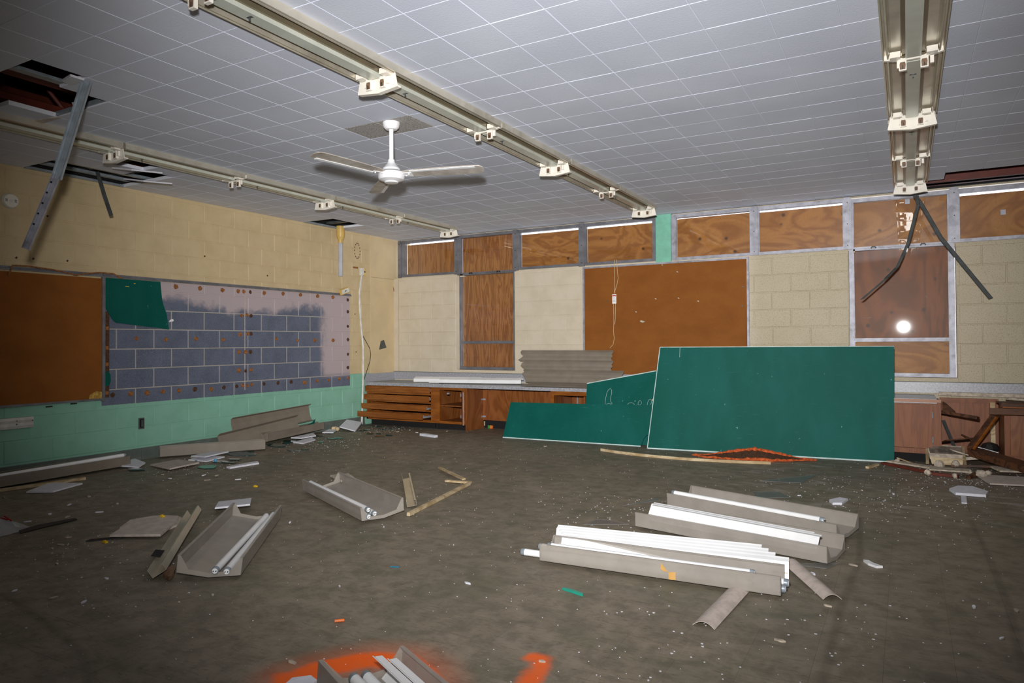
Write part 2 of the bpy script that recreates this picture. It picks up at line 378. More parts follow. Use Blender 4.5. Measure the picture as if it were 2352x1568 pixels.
def obj(name, mb, mat, parent=None, label=None, cat=None, group=None, kind=None, smooth=False):
    if parent is not None: o0 = ORG[parent.name]
    else:
        xs = [v.x for v in mb.v]; ys = [v.y for v in mb.v]; zs = [v.z for v in mb.v]
        o0 = Vector(((min(xs)+max(xs))/2, (min(ys)+max(ys))/2, min(zs)))
    o = bpy.data.objects.new(name, mesh_of(mb, o0, name, smooth)); COL.objects.link(o); o.data.materials.append(mat)
    if parent is not None: o.parent = parent
    else: o.location = o0
    ORG[o.name] = o0
    return tag(o, label, cat, group, kind)
def tag(o, label=None, cat=None, group=None, kind=None):
    if label: o['label'] = label
    if cat: o['category'] = cat
    if group: o['group'] = group
    if kind: o['kind'] = kind
    return o
def thing(name, loc, label, cat, group=None):
    o = bpy.data.objects.new(name, None); COL.objects.link(o); o.location = loc; o.empty_display_size = .05
    ORG[o.name] = Vector(loc); return tag(o, label, cat, group)
def struct(name, mb, mat, parent=None):
    return obj(name, mb, mat, parent, kind=None if parent else 'structure')
def sroot(name, loc=(0,0,0)):
    o = bpy.data.objects.new(name, None); COL.objects.link(o); o.location = loc; ORG[o.name] = Vector(loc); o['kind'] = 'structure'; return o
def dup(root, loc, rotz, label, group=None):
    r = root.copy(); COL.objects.link(r); r.location = loc; r.rotation_euler = (0, 0, rotz)
    r['label'] = label
    if group: r['group'] = group
    for ch in list(root.children):
        c = ch.copy(); COL.objects.link(c); c.parent = r
        for g in list(ch.children):
            d = g.copy(); COL.objects.link(d); d.parent = c
    return r
def inst(name, me, mat, loc, parent):      # a piece that shares its mesh
    o = bpy.data.objects.new(name, me); COL.objects.link(o); o.parent = parent
    o.location = Vector(loc)-ORG[parent.name]
    return o
def jit(a): return random.uniform(-a, a)
# ================================================================ SETTING
ZC, YB, YW, XR, YN, ZD = 2.808, 8.485, 8.615, 10.6, -3.0, 3.45
BL, BH, JT = .4064, .2032, .011
# ---- left wall: mortar bed with one object per block
wl = struct('wall_left', MB().box((-.22, YN, 0), (-.004, 8.9, ZD)), m_mortar)
BLK = {}
def block_mesh(key, lx, lz, axis):         # front face towards +x ('L') or -y ('B'), chamfered edges
    if key in BLK: return BLK[key]
    c = .003; d0 = .008
    a, b = lx/2, lz/2
    fr = [(-a+c,-b+c),(a-c,-b+c),(a-c,b-c),(-a+c,b-c)]; bk = [(-a,-b),(a,-b),(a,b),(-a,b)]
    P = (lambda u, w, d: (d, u, w)) if axis == 'L' else (lambda u, w, d: (u, -d, w))
    vs = [P(u, w, 0) for u, w in fr]+[P(u, w, -.003) for u, w in bk]+[P(u, w, -d0) for u, w in bk]
    fs = [(0,1,2,3)]+[(i, (i+1) % 4, 4+(i+1) % 4, 4+i) for i in range(4)]+[(4+i, 4+(i+1) % 4, 8+(i+1) % 4, 8+i) for i in range(4)]
    mb = MB().quadmesh(vs, fs); me = mesh_of(mb, name='block'); BLK[key] = me; return me
def course(parent, axis, x0, x1, z0, z1, ph, face, mat):
    k = math.floor((x0-ph)/BL)
    while ph+k*BL < x1-.02:
        a, b = max(x0, ph+k*BL), min(x1, ph+(k+1)*BL); k += 1
        if b-a < .03: continue
        lx, lz = b-a-JT, z1-z0-JT
        me = block_mesh((axis, round(lx, 3), round(lz, 3)), lx, lz, axis)
        if not me.materials: me.materials.append(mat)
        dd = jit(.0012)
        loc = (face+dd, (a+b)/2, (z0+z1)/2) if axis == 'L' else ((a+b)/2, face+dd, (z0+z1)/2)
        inst('concrete_block', me, mat, loc, parent)
for r in range(13):
    z0 = .1361+BH*r
    course(wl, 'L', 1.6, 7.93, z0, z0+BH, 4.0806 if r % 2 else 4.0806+BL/2, 0, m_block)
# smooth painted panel at the window end of the wall, with a broken hole
pan = MB()
hole = [(8.124,1.095),(8.165,1.227),(8.246,1.247),(8.307,1.126)]
o = [(7.94,.62),(8.62,.62),(8.62,ZC),(7.94,ZC)]
def px(y, z, d=.0): return (d, y, z)
ring = [(7.94,.62),(7.94,ZC),(8.62,ZC),(8.62,.62)]
for d in (.004,):
    vs = [px(y, z, d) for y, z in ring+hole]
    pan.quadmesh(vs, [(0,1,5,4),(1,2,6,5),(2,3,7,6),(3,0,4,7)])
vs = [px(y, z, .004) for y, z in hole]+[px(y, z, -.0038) for y, z in hole]
pan.quadmesh(vs, [(0,1,5,4),(1,2,6,5),(2,3,7,6),(3,0,4,7)])
pan.quadmesh([px(7.94,.62,.004),px(7.94,ZC,.004),px(7.94,ZC,-.004),px(7.94,.62,-.004)], [(0,1,2,3)])
obj('wall_panel', pan, m_panel, wl)
obj('panel_hole', MB().prism([px(y, z, -.0037) for y, z in hole], (.001, 0, 0)), m_darksteel, wl)
obj('panel_seam', MB().box((.0035, 7.95, 2.185), (.0048, 8.6, 2.188)), m_dabdark, wl)
# adhesive dabs left by the missing chalkboard
DAB = [(4.74,1.83),(5.04,1.83),(5.34,1.83),(5.56,1.83),(5.64,1.83),(5.74,1.83),(5.95,1.83),(6.25,1.84),(6.55,1.84),(6.86,1.84),(7.15,1.84),(7.45,1.82),(7.45,1.65),(7.45,1.44),(7.45,1.25),(7.45,1.04),(7.45,.85),(7.45,.7),(4.29,1.26),(4.62,1.25),(4.99,1.26),(5.35,1.25),(6.14,1.26),(6.5,1.24),(6.81,1.24),(7.15,1.24),(5.61,1.54),(5.69,1.55),(5.75,1.54),(5.59,1.31),(5.7,1.32),(5.75,1.32),(5.57,1.1),(5.67,1.1),(5.74,1.1),(5.57,.88),(5.67,.87),(5.75,.88),(4.04,.69),(4.23,.69),(4.41,.69),(4.59,.69),(4.78,.69),(4.98,.69),(5.19,.68),(5.36,.69),(5.54,.69),(5.62,.7),(5.69,.69),(5.76,.7),(5.95,.7),(6.17,.7),(6.39,.7),(6.62,.68),(6.85,.69),(7.06,.69),(7.27,.7)]
dkset = {5, 11, 12, 13, 14, 15, 16, 28, 31, 34, 36, 38, 43, 45, 46, 50, 51, 52}
for i, (y, z) in enumerate(DAB):
    s = .022+random.random()*.008; n = 9
    pts = [(.0, y+math.cos(2*PI*k/n)*s*(.85+random.random()*.3), z+math.sin(2*PI*k/n)*s*(.8+random.random()*.35)) for k in range(n)]
    t = .006 if i in dkset else .014
    ip = [(t, y+(p[1]-y)*.75+jit(.003), z+(p[2]-z)*.75+jit(.003)) for p in pts]
    mb = MB().quadmesh(pts+ip, [tuple(range(n, 2*n))]+[(k, (k+1) % n, n+(k+1) % n, n+k) for k in range(n)])
    obj('adhesive_dab', mb, m_dabdark if i in dkset else m_dab, wl)
obj('chalk_line', MB().box((.0012, 5.652, .64), (.0024, 5.662, 1.78)), m_tileb, wl)
# grey vinyl cove base, in lengths
bb = sroot('baseboard_left', (0, 5, 0))
ys = [1.6, 2.5, 3.42, 4.34, 5.26, 6.18, 7.10, 7.80]
for a, b in zip(ys, ys[1:]):
    obj('cove_base', MB().prism([(0,a+.002,.0),(.022,a+.002,0),(.012,a+.002,.016),(.006,a+.002,.03),(.005,a+.002,.118),(0,a+.002,.12)], (0, b-a-.004, 0)), m_base, bb)

# ---- back wall: low wall, block piers between the windows, header
wb = struct('wall_back', MB().box((-.008, YB+.003, 0), (XR, 8.9, .755)).box((-.008, YW+.05, ZC-.006), (XR, 8.9, ZD)), m_bblock)
piers = [(.09, 1.165), (2.155, 6.405), (7.41, XR)]
TOP = 2.195
obj('sill_bed', MB().box((-.008, YB+.02, .75), (XR, 8.9, .797)), m_bblock, wb)
for a, b in piers:
    obj('pier_top', MB().box((a-.06, YW-.03, TOP-.02), (b+.06 if b < 10 else b, 8.9, TOP+.029)), m_bblock, wb)
    obj('block_pier', MB().box((a+.006, YB+.008, .75), (b-.006, 8.80, TOP)), m_bblock, wb)
    for e, sgn in ((a, 1), (b, -1)):
        if .2 < e < 10: obj('pier_return', MB().box((min(e, e+sgn*.008), YB+.012, .75), (max(e, e+sgn*.008), 8.80, TOP)), m_bblock, wb)
for r in range(3, 11):
    z0 = .1361+BH*r; z1 = min(z0+BH, TOP); z0 = max(z0, .75)
    if z1-z0 < .05: continue
    ph = .3177 if r % 2 else .3177+BL/2
    for a, b in ((.09, 1.165), (2.155, 3.235), (5.325, 6.405), (7.41, XR)):
        course(wb, 'B', a, b, z0, z1, ph, YB, m_bblock)
obj('pier_core_edge', MB().box((.0, YB, .75), (.09, 8.8, TOP)), m_bblock, wb)
struct('wall_right', MB().box((XR, YN, 0), (XR+.2, 8.9, ZD)), m_cream)
struct('wall_near', MB().box((-.2, YN-.2, 0), (XR+.2, YN, ZD)), m_cream)
struct('trim_1', MB().box((4.19, YW-.05, 2.2), (4.385, YW+.1, ZC)).box((4.187, YW-.052, 2.2), (4.19, YW+.1, ZC)), m_mint)

# ---- windows: aluminium frames, glass, plywood boarding outside the glass
def window(n, x0, x1, rows, mat, plymats, gap=0, gapside=False):
    rt = sroot('window_%d' % n, ((x0+x1)/2, YW, rows[0][0]))
    fw = .048
    zlo = min(r[0] for r in rows); zhi = max(r[1] for r in rows)
    fr = MB()
    obj('frame_stile', MB().box((x0, YW-.035, zlo), (x0+fw, YW+.05, zhi)).box((x0+fw, YW-.022, zlo), (x0+fw+.008, YW+.02, zhi)), mat, rt)
    obj('frame_stile', MB().box((x1-fw, YW-.035, zlo), (x1, YW+.05, zhi)).box((x1-fw-.008, YW-.022, zlo), (x1-fw, YW+.02, zhi)), mat, rt)
    obj('frame_head', MB().box((x0+fw, YW-.03, zhi-.042), (x1-fw, YW+.05, zhi)), mat, rt)
    obj('frame_sill', MB().box((x0+fw, YW-.03, zlo), (x1-fw, YW+.05, zlo+.038)).box((x0+fw, YW-.05, zlo), (x1-fw, YW-.03, zlo+.012)), mat, rt)
    for i, (a, b) in enumerate(rows):
        if b < zhi:
            ro = obj('transom', MB().box((x0+fw, YW-.03, b-.02), (x1-fw, YW+.05, b+.02)).box((x0+fw, YW-.045, b-.002), (x1-fw, YW-.03, b+.006)), mat, rt)
            if b > 2:
                for u in (.25, .72):
                    xx = x0+(x1-x0)*u
                    obj('sash_latch', MB().box((xx-.02, YW-.06, b+.004), (xx+.02, YW-.03, b+.016)).box((xx-.028, YW-.06, b-.006), (xx-.014, YW-.03, b+.006)).box((xx+.014, YW-.06, b-.006), (xx+.028, YW-.03, b+.006)), m_blackp, ro)
        obj('glass_pane', MB().box((x0+fw, YW+.002, a+.018), (x1-fw, YW+.006, b-.02)), m_glass, rt)
        g = gap if (i == len(rows)-1) else 0
        lx = x0+fw+(.012 if gapside else -.0)
        obj('plywood_board', MB().box((lx, YW+.052, a-.02), (x1-fw+.03 if not g else x1-fw, YW+.068, (b-.042-g) if g else b+.01)), plymats[i], rt)
    return rt
window(1, .075, 1.125, [(2.225, ZC-.012)], m_alu, [m_plyv], .022, True)
window(2, 1.125, 2.135, [(.80, 1.20), (1.20, 2.215), (2.215, ZC-.012)], m_alu, [m_plyv, m_plyv, m_plyv])
window(3, 2.135, 3.155, [(2.225, ZC-.012)], m_alu, [m_ply], .022)
window(4, 3.155, 4.187, [(2.225, ZC-.012)], m_alu, [m_ply], .022)
window(5, 4.387, 5.39, [(2.215, ZC-.012)], m_alulight, [m_ply], .006)
window(6, 5.39, 6.40, [(2.215, ZC-.012)], m_alulight, [m_ply], .018)
window(7, 6.40, 7.40, [(.80, 1.20), (1.20, 2.215), (2.215, ZC-.03)], m_alulight, [m_ply, m_plydark, m_ply])
window(8, 7.40, 8.42, [(2.215, ZC-.03)], m_alulight, [m_ply], .022)
window(9, 8.42, 9.45, [(2.215, ZC-.03)], m_alulight, [m_ply], .01)
window(10, 9.45, XR, [(2.215, ZC-.03)], m_alulight, [m_ply])
# mullion covers with screws between the lights
for k, (a, b, mt) in enumerate([(.02,.078,m_alu),(1.085,1.165,m_alu),(2.09,2.18,m_alu),(3.115,3.20,m_alu),(5.345,5.435,m_alulight),(6.355,6.435,m_alulight),(7.36,7.452,m_alulight),(8.38,8.46,m_alulight)]):
    t = struct('trim_%d' % (k+2), MB().box((a, YW-.055, 2.215), (b, YW-.035, ZC-.03)), mt)
    for z in (2.26, 2.5, 2.74):
        obj('screw', MB().tube([((a+b)/2, YW-.058, z), ((a+b)/2, YW-.054, z)], .006, 6), m_blackp, t)
    obj('mullion_bracket', MB().box((a+.008, YW-.062, ZC-.052), (b-.008, YW-.03, ZC-.012)), mt, t)

# ---- floor
fl_ = struct('floor', MB().box((-.2, YN-.2, -.12), (XR+.2, 8.9, -.004)), m_fjoint)
T = .2286
def pix(p):
    d = Vector(p)-CAM; z = d.dot(FW)
    if z < .3: return None
    return (1169+1603.1*d.dot(RT)/z, 762-1603.1*d.dot(UP)/z, z)
def pick(cells, zc, nmax):                # the pieces that show largest stay single objects
    L = []
    for c in cells:
        x0, x1, y0, y1 = c[:4]
        q = pix(((x0+x1)/2, (y0+y1)/2, zc))
        if q and -120 < q[0] < 2470 and -120 < q[1] < 1690: L.append((abs(zc-CAM.z)*(x1-x0)*(y1-y0)/q[2]**3, c))
    L.sort(key=lambda t: -t[0])
    big = [c for _, c in L[:nmax]]; s = set(big)
    return big, [c for c in cells if c not in s]
cells = []
for i in range(-1, 47):
    for j in range(-14, 38):
        x0, x1, y0, y1 = .0064+i*T, .0064+(i+1)*T, j*T, (j+1)*T
        x0 = max(x0, 0); x1 = min(x1, XR); y1 = min(y1, YB)
        if x1-x0 > .02 and y1-y0 > .02: cells.append((x0, x1, y0, y1))
big, rest = pick(cells, 0, 300)
FM = {}
for x0, x1, y0, y1 in big:
    k = (round(x1-x0, 3), round(y1-y0, 3))
    if k not in FM:
        a, b, c = k[0]/2-.0004, k[1]/2-.0004, .00002
        FM[k] = mesh_of(MB().quadmesh([(-a+c,-b+c,0),(a-c,-b+c,0),(a-c,b-c,0),(-a+c,b-c,0),(-a,-b,-.0012),(a,-b,-.0012),(a,b,-.0012),(-a,b,-.0012),(-a,-b,-.005),(a,-b,-.005),(a,b,-.005),(-a,b,-.005)],
            [(0,1,2,3)]+[(i, (i+1) % 4, 4+(i+1) % 4, 4+i) for i in range(4)]+[(4+i, 4+(i+1) % 4, 8+(i+1) % 4, 8+i) for i in range(4)]), name='floor_tile'); FM[k].materials.append(m_floor)
    inst('floor_tile', FM[k], m_floor, ((x0+x1)/2, (y0+y1)/2, jit(.0003)), fl_)
mb = MB()
for x0, x1, y0, y1 in rest: mb.box((x0+.0006, y0+.0006, -.005), (x1-.0006, y1-.0006, jit(.0003)))
obj('floor_tile', mb, m_floor, fl_, kind='stuff')

# ---- ceiling: 12-inch fibre tiles, some missing
CT, CX, CY = .308, 3.2962, 2.2881
HOLE = {(-3,-1),(-4,-1),(-4,0),(-5,-1),(-5,0),(-6,-1),(-6,-2),(-5,-2), (-11,3),(-11,4),(-11,5),(-10,3),(-10,4),(-10,5),(-9,5),(-8,4),(-11,14),(-11,15),(-10,14),(-10,15)}
for i in range(12, 24):
    for j in (18, 19, 20):
        if i >= 13 or j >= 19: HOLE.add((i, j))
cells = []
for i in range(-11, 24):
    for j in range(-18, 21):
        if (i, j) in HOLE: continue
        x0, x1, y0, y1 = CX+i*CT, CX+(i+1)*CT, CY+j*CT, CY+(j+1)*CT
        x0 = max(x0, 0); x1 = min(x1, XR); y0 = max(y0, YN); y1 = min(y1, YW-.03)
        if x1-x0 > .02 and y1-y0 > .02: cells.append((x0, x1, y0, y1))
bed = MB()
for x0, x1, y0, y1 in cells: bed.box((x0, y0, ZC+.0035), (x1, y1, ZC+.03))
ce = struct('ceiling', bed, m_joint)
big, rest = pick(cells, ZC, 300)
def ctile(mb, cx, cy, a, b, z):
    a -= .0013; b -= .0013; c = .0022
    return mb.quadmesh([(cx-a+c,cy-b+c,z),(cx+a-c,cy-b+c,z),(cx+a-c,cy+b-c,z),(cx-a+c,cy+b-c,z),(cx-a,cy-b,z+.002),(cx+a,cy-b,z+.002),(cx+a,cy+b,z+.002),(cx-a,cy+b,z+.002),(cx-a,cy-b,z+.014),(cx+a,cy-b,z+.014),(cx+a,cy+b,z+.014),(cx-a,cy+b,z+.014)],
        [(0,3,2,1)]+[(i, (i+1) % 4, 4+(i+1) % 4, 4+i) for i in range(4)]+[(4+i, 4+(i+1) % 4, 8+(i+1) % 4, 8+i) for i in range(4)])
CM = {}
for x0, x1, y0, y1 in big:
    k = (round(x1-x0, 3), round(y1-y0, 3))
    if k not in CM: CM[k] = mesh_of(ctile(MB(), 0, 0, k[0]/2, k[1]/2, 0), name='ceiling_tile'); CM[k].materials.append(m_ceil)
    inst('ceiling_tile', CM[k], m_ceil, ((x0+x1)/2, (y0+y1)/2, ZC+jit(.0006)), ce)
mb = MB()
for x0, x1, y0, y1 in rest: ctile(mb, (x0+x1)/2, (y0+y1)/2, (x1-x0)/2, (y1-y0)/2, ZC+jit(.0006))
obj('ceiling_tile', mb, m_ceil, ce, kind='stuff')
obj('roof_deck', MB().box((-.2, YN-.2, ZD), (XR+.2, 8.9, ZD+.1)), m_reddark, ce)
obj('plenum_dark_lining', MB().box((-.21, YN, ZC+.012), (.004, 8.9, ZD)).box((.004, 8.63, ZC+.012), (XR, 8.9, ZD)), m_black, ce)  # black lining added to darken the space seen through the ceiling holes
# red bar joists above the tiles
for xj in (.32, 1.37, 8.6):
    jb = MB().beam((xj, YN+.05, 2.97), (xj, 8.4, 2.97), .10, .05).beam((xj, YN+.05, 3.36), (xj, 8.4, 3.36), .13, .05)
    y = YN+.1; up = True
    while y < 8.1:
        jb.tube([(xj, y, 2.98 if up else 3.35), (xj, y+.36, 3.35 if up else 2.98)], .016, 6); y += .36; up = not up
    obj('roof_joist', jb, m_red, ce)
obj('roof_beam', MB().box((7.0, 8.42, 2.83), (XR, 8.52, 3.02)).box((7.0, 8.36, 2.83), (XR, 8.58, 2.845)).box((7.9, 7.7, 3.0), (7.98, 8.42, 3.1)), m_red, ce)
obj('flat_strap', MB().box((2.0, 1.0, 2.92), (2.17, 4.4, 2.94)), m_red, ce)
obj('furring_channel', MB().beam((2.39, 2.62, 2.83), (1.5, 2.62, 2.83), .07, .03).beam((2.40, 1.9, 2.835), (2.40, 2.7, 2.835), .06, .02), m_steel, ce)
for yy in (3.42, 3.72, 4.02): obj('furring_channel', MB().beam((-.0, yy, 2.90), (.9, yy, 2.90), .06, .03), m_darksteel, ce)
for xx in (.12, .36): obj('furring_channel', MB().beam((xx, 3.1, 2.86), (xx, 4.3, 2.86), .05, .025), m_steel, ce)
obj('wall_angle', MB().box((.0, 3.22, ZC-.002), (.03, 4.14, ZC+.02)), m_steel, ce)
for yy in (6.75, 7.05): obj('furring_channel', MB().beam((.0, yy, 2.86), (.7, yy, 2.86), .05, .03), m_darksteel, ce)
obj('furring_channel', MB().beam((.28, 6.5, 2.90), (.28, 7.3, 2.90), .05, .03), m_darksteel, ce)
obj('wall_angle', MB().box((.0, 6.6, ZC-.002), (.04, 7.22, ZC+.02)), m_steel, ce)
# ================================================================ CEILING FIXTURES
m_fixshade = simple('cover_side_shade', srgb(142, 130, 108), .3, .6, .06, 6)  # darker tone paints the shade and reflection on the cover's sloping sides
m_fixpale = simple('pale_ballast_cover', srgb(214, 218, 206), .32, .2, .05, 6)
def fixture():
    Lh = 1.19                                # half length
    t = thing('ceiling_light', (0, 0, ZC), 'x', 'ceiling light')
    half = [(-.150,0),(-.150,-.044),(-.142,-.046),(-.139,-.020),(-.131,-.020),(-.128,-.044),(-.120,-.046),(-.114,-.016),(-.106,-.010),(-.060,-.010)]
    prof = half + [(-x, z) for x, z in half[::-1]]
    for s in (-1, 1):
        a, b = (-Lh, -.006) if s < 0 else (.006, Lh)
        obj('reflector_pan', MB().sweep([(x, z) for x, z in prof], (0, a, ZC), (0, b, ZC)), m_fix, t)
        cv = obj('ballast_cover', MB().sweep([(-.040,-.036),(-.038,-.060),(.038,-.060),(.040,-.036)], (0, a+.03*(s > 0), ZC), (0, b-.03, ZC)), m_fixpale, t)
        obj('shaded_flange', MB().sweep([(-.060,-.011),(-.055,-.038),(.055,-.038),(.060,-.011)], (0, a+.03*(s > 0), ZC), (0, b-.03, ZC)), m_fixshade, t)
        obj('cover_latch', MB().box((-.004, a+.25, ZC-.078), (.004, a+.256, ZC-.058)).box((-.018, a+.245, ZC-.060), (.018, a+.262, ZC-.057)), m_darksteel, cv)
    def holder(x, y, face=-1):
        h = obj('lamp_holder', MB().box((x-.019, y-.010, ZC-.118), (x+.019, y+.010, ZC-.056)).box((x+(.019 if x < 0 else -.036)*-1-.009, y-.008, ZC-.10), (x+(.019 if x < 0 else -.036)*-1+.009, y+.008, ZC-.06)), m_fixw, t)
        obj('lamp_contact', MB().prism([(x-.013, y-.0115, ZC-.112),(x+.013, y-.0115, ZC-.112),(x+.015, y-.0115, ZC-.085),(x+.012, y-.0115, ZC-.072),(x-.012, y-.0115, ZC-.072),(x-.015, y-.0115, ZC-.085)], (0, .0025, 0)), m_brown, h)
        obj('lamp_slot', MB().box((x-.003, y-.0125, ZC-.112), (x+.003, y-.011, ZC-.09)), m_blackp, h)
    # middle strap and its holders
    obj('strap', MB().sweep([(-.145,-.012),(-.145,-.045),(-.05,-.062),(.05,-.062),(.145,-.045),(.145,-.012),(.13,-.012),(.05,-.05),(-.05,-.05),(-.13,-.012)], (0, -.012, ZC), (0, .012, ZC)), m_fixw, t)
    for x in (-.052, .052): holder(x, -.005)
    for s in (-1, 1):
        obj('socket_bracket', MB().box((s*.062, -.062, ZC-.056), (s*.114, -.012, ZC-.024)), m_fixw, t)
        obj('socket_bracket', MB().box((s*.062, Lh-.07, ZC-.056), (s*.114, Lh-.022, ZC-.024)), m_fixw, t)
    # end plate
    pl = [(-.128,-.018),(-.150,-.118),(-.148,-.124),(0,-.140),(.148,-.124),(.150,-.118),(.128,-.018)]
    obj('end_plate', MB().prism([(x, Lh-.012, ZC+z) for x, z in pl], (0, .005, 0)).prism([(x, Lh-.007, ZC+z) for x, z in pl[1:6]]+[(x, Lh-.007, ZC+z+.004) for x, z in pl[5:0:-1]], (0, .028, 0)), m_fixw, t)
    for x in (-.052, .052): holder(x, Lh-.022)
    return t
G = 'twin-tube fluorescent fixtures without lamps'
fx = fixture(); fx['group'] = G
spots = [(4.262, 1.90, 'lampless twin-tube ceiling light nearest the camera in the middle row, cut by the top edge'),
         (4.262, 4.28, 'lampless twin-tube ceiling light passing just behind and right of the white ceiling fan'),
         (4.262, 6.70, 'lampless twin-tube ceiling light ending above the mint column'),
         (7.005, 4.34, 'lampless twin-tube ceiling light over the right side, nearest the camera of its short row'),
         (7.005, 6.84, 'lampless twin-tube ceiling light whose end plate hangs over the bent dark metal strips'),
         (1.40, 2.03, 'lampless twin-tube ceiling light passing behind the long hanging metal channel'),
         (1.40, 4.39, 'lampless twin-tube ceiling light beside the dangling ceiling tiles, left of the fan'),
         (1.40, 6.79, 'lampless twin-tube ceiling light ending above the leftmost boarded window')]
for k, (x, y, lb) in enumerate(spots):
    if k == 0: fx.location = (x, y, ZC); fx['label'] = lb
    else: dup(fx, (x, y, ZC), 0, lb, G)
# ---- ceiling fan
fx_, fy_ = 3.700, 3.895
fan = thing('ceiling_fan', (fx_, fy_, ZC), 'white three-bladed ceiling fan on a long rod, under two rough grey tiles', 'fan')
c = (fx_, fy_, 0)
obj('canopy', MB().lathe([(0,ZC),(.062,ZC),(.064,ZC-.008),(.056,ZC-.038),(.040,ZC-.052),(.0,ZC-.052)], c), m_fanw, fan, smooth=True)
obj('down_rod', MB().lathe([(0,ZC-.05),(.0165,ZC-.05),(.0165,2.52),(0,2.52)], c, 16), m_fanw, fan, smooth=True)
obj('motor_cover', MB().lathe([(0,2.535),(.024,2.535),(.027,2.515),(.042,2.495),(.046,2.493),(.058,2.474),(.062,2.472),(.066,2.455),(.0,2.455)], c), m_fanw, fan, smooth=True)
obj('vent_ring', MB().lathe([(0,2.458),(.05,2.458),(.05,2.442),(0,2.442)], c), m_darksteel, fan)
obj('motor_housing', MB().lathe([(0,2.447),(.078,2.447),(.094,2.439),(.0965,2.428),(.0965,2.420),(.093,2.419),(.093,2.416),(.0965,2.415),(.0965,2.40),(.090,2.388),(.052,2.374),(.048,2.366),(0,2.363)], c, 36), m_fanw, fan, smooth=True)
for ang, tilt in ((-97, -.13), (18.0, .22), (140, .05)):
    a = math.radians(ang); d = Vector((math.cos(a), math.sin(a), 0)); s = Vector((-d.y, d.x, 0)); z = 2.428
    P = lambda r, q, h: Vector((fx_, fy_, z))+d*r+s*q+Vector((0, 0, h))
    nb = 18; top = []
    st = [(.085,.030),(.14,.046),(.30,.056),(.50,.060),(.64,.060),(.675,.050),(.69,.030),(.695,.0)]
    outl = [(r, q) for r, q in st]+[(r, -q) for r, q in st[-2::-1]]
    b = obj('fan_blade', MB().prism([P(r, q, q*tilt*-1) for r, q in outl], (0, 0, .005)), m_blade, fan)
    obj('blade_edge', MB().prism([P(.15, -.046, .046*tilt-.0005), P(.64, -.060, .06*tilt-.0005), P(.64, -.036, .036*tilt-.0005), P(.15, -.026, .026*tilt-.0005)], (0, 0, -.004)), m_fanw, b)
    obj('blade_iron', MB().prism([P(.06, .02, -.003), P(.16, .03, -.010), P(.16, -.03, .004), P(.06, -.02, .003)], (0, 0, -.006)), m_fanw, b)
    for r, q in ((.11, .018), (.14, -.018)): obj('screw', MB().lathe([(0, -.012), (.006, -.010), (.006, 0)], P(r, q, -.004), 8), m_white, b)

# ---- metal channels and strips dangling from the holes
def strip(name, pts, wd, mat, label, ax, th=.012, lip=True):
    # bent channel following pts; ax: direction of its width
    ax = Vector(ax).normalized(); pts = [Vector(p) for p in pts]; mb = MB(); t = None
    for a, b in zip(pts, pts[1:]):
        d = (b-a).normalized(); n = d.cross(ax).normalized()
        q = [a-ax*wd/2, a+ax*wd/2, b+ax*wd/2, b-ax*wd/2]
        mb.prism(q, n*.002)
        if lip:
            for e in (-1, 1):
                k = [a+ax*e*wd/2, b+ax*e*wd/2, b+ax*e*wd/2+n*th, a+ax*e*wd/2+n*th]
                mb.prism(k, ax*-e*.002)
    return obj(name, mb, mat, None, label, 'metal strip')
cl = thing('metal_channel', (2.62, 2.32, ZC), 'long galvanised steel channel with a bent lighter lower half, dangling from the large ceiling hole', 'metal strip')
def chan(nm, a, b, wd, mat):
    a, b = Vector(a), Vector(b); ax = Vector((.87, .5, .3)).normalized(); d = (b-a).normalized(); ax = (ax-d*ax.dot(d)).normalized(); n = d.cross(ax)
    if n.dot(CAM-a) < 0: n = -n
    mb = MB().prism([a-ax*wd/2, a+ax*wd/2, b+ax*wd/2, b-ax*wd/2], n*-.003)
    for e in (-1, 1): mb.prism([a+ax*e*wd/2, b+ax*e*wd/2, b+ax*e*wd/2+n*.012, a+ax*e*wd/2+n*.012], ax*-e*.003)
    for e in (-.28, .28): mb.prism([a+ax*e*wd, b+ax*e*wd, b+ax*(e*wd+.004)+n*.005, a+ax*(e*wd+.004)+n*.005], n*.002)
    return obj(nm, mb, mat, cl)
chan('upper_channel', (2.620,2.325,2.83), (2.450,2.235,2.215), .062, m_steel)
lo = chan('lower_channel', (2.452,2.236,2.24), (2.280,2.147,1.786), .047, m_alulight)
for k in range(5):
    q = Vector((2.452,2.236,2.24)).lerp(Vector((2.280,2.147,1.786)), .12+.14*k)+Vector((.004, -.012, .004))
    obj('punched_hole', MB().tube([q+Vector((.004,-.004,0)), q+Vector((.006,-.0075,.002))], .006, 8), m_blackp, lo)
strip('metal_strip', [(.372,3.672,2.82),(.47,3.678,2.60),(.575,3.684,2.392)], .034, m_darksteel, 'short dull metal strip hanging in front of the block wall below the small ceiling holes', (.8, .5, .2), .006)
strip('metal_strip', [(7.06,8.11,2.66),(7.072,8.06,2.562),(6.976,7.956,2.16),(6.879,7.847,1.915),(6.785,7.738,1.803),(6.576,7.623,1.602)], .036, m_darksteel, 'curved dark metal strip swinging left in front of the right boarded window', (.9, .3, .3), .012)
strip('metal_strip', [(7.04,8.099,2.669),(7.097,8.133,2.58),(7.262,8.118,2.223),(7.68,8.251,1.603)], .036, m_darksteel, 'straight dark metal strip swinging right towards the speckled block wall', (.9, .3, .4), .012)
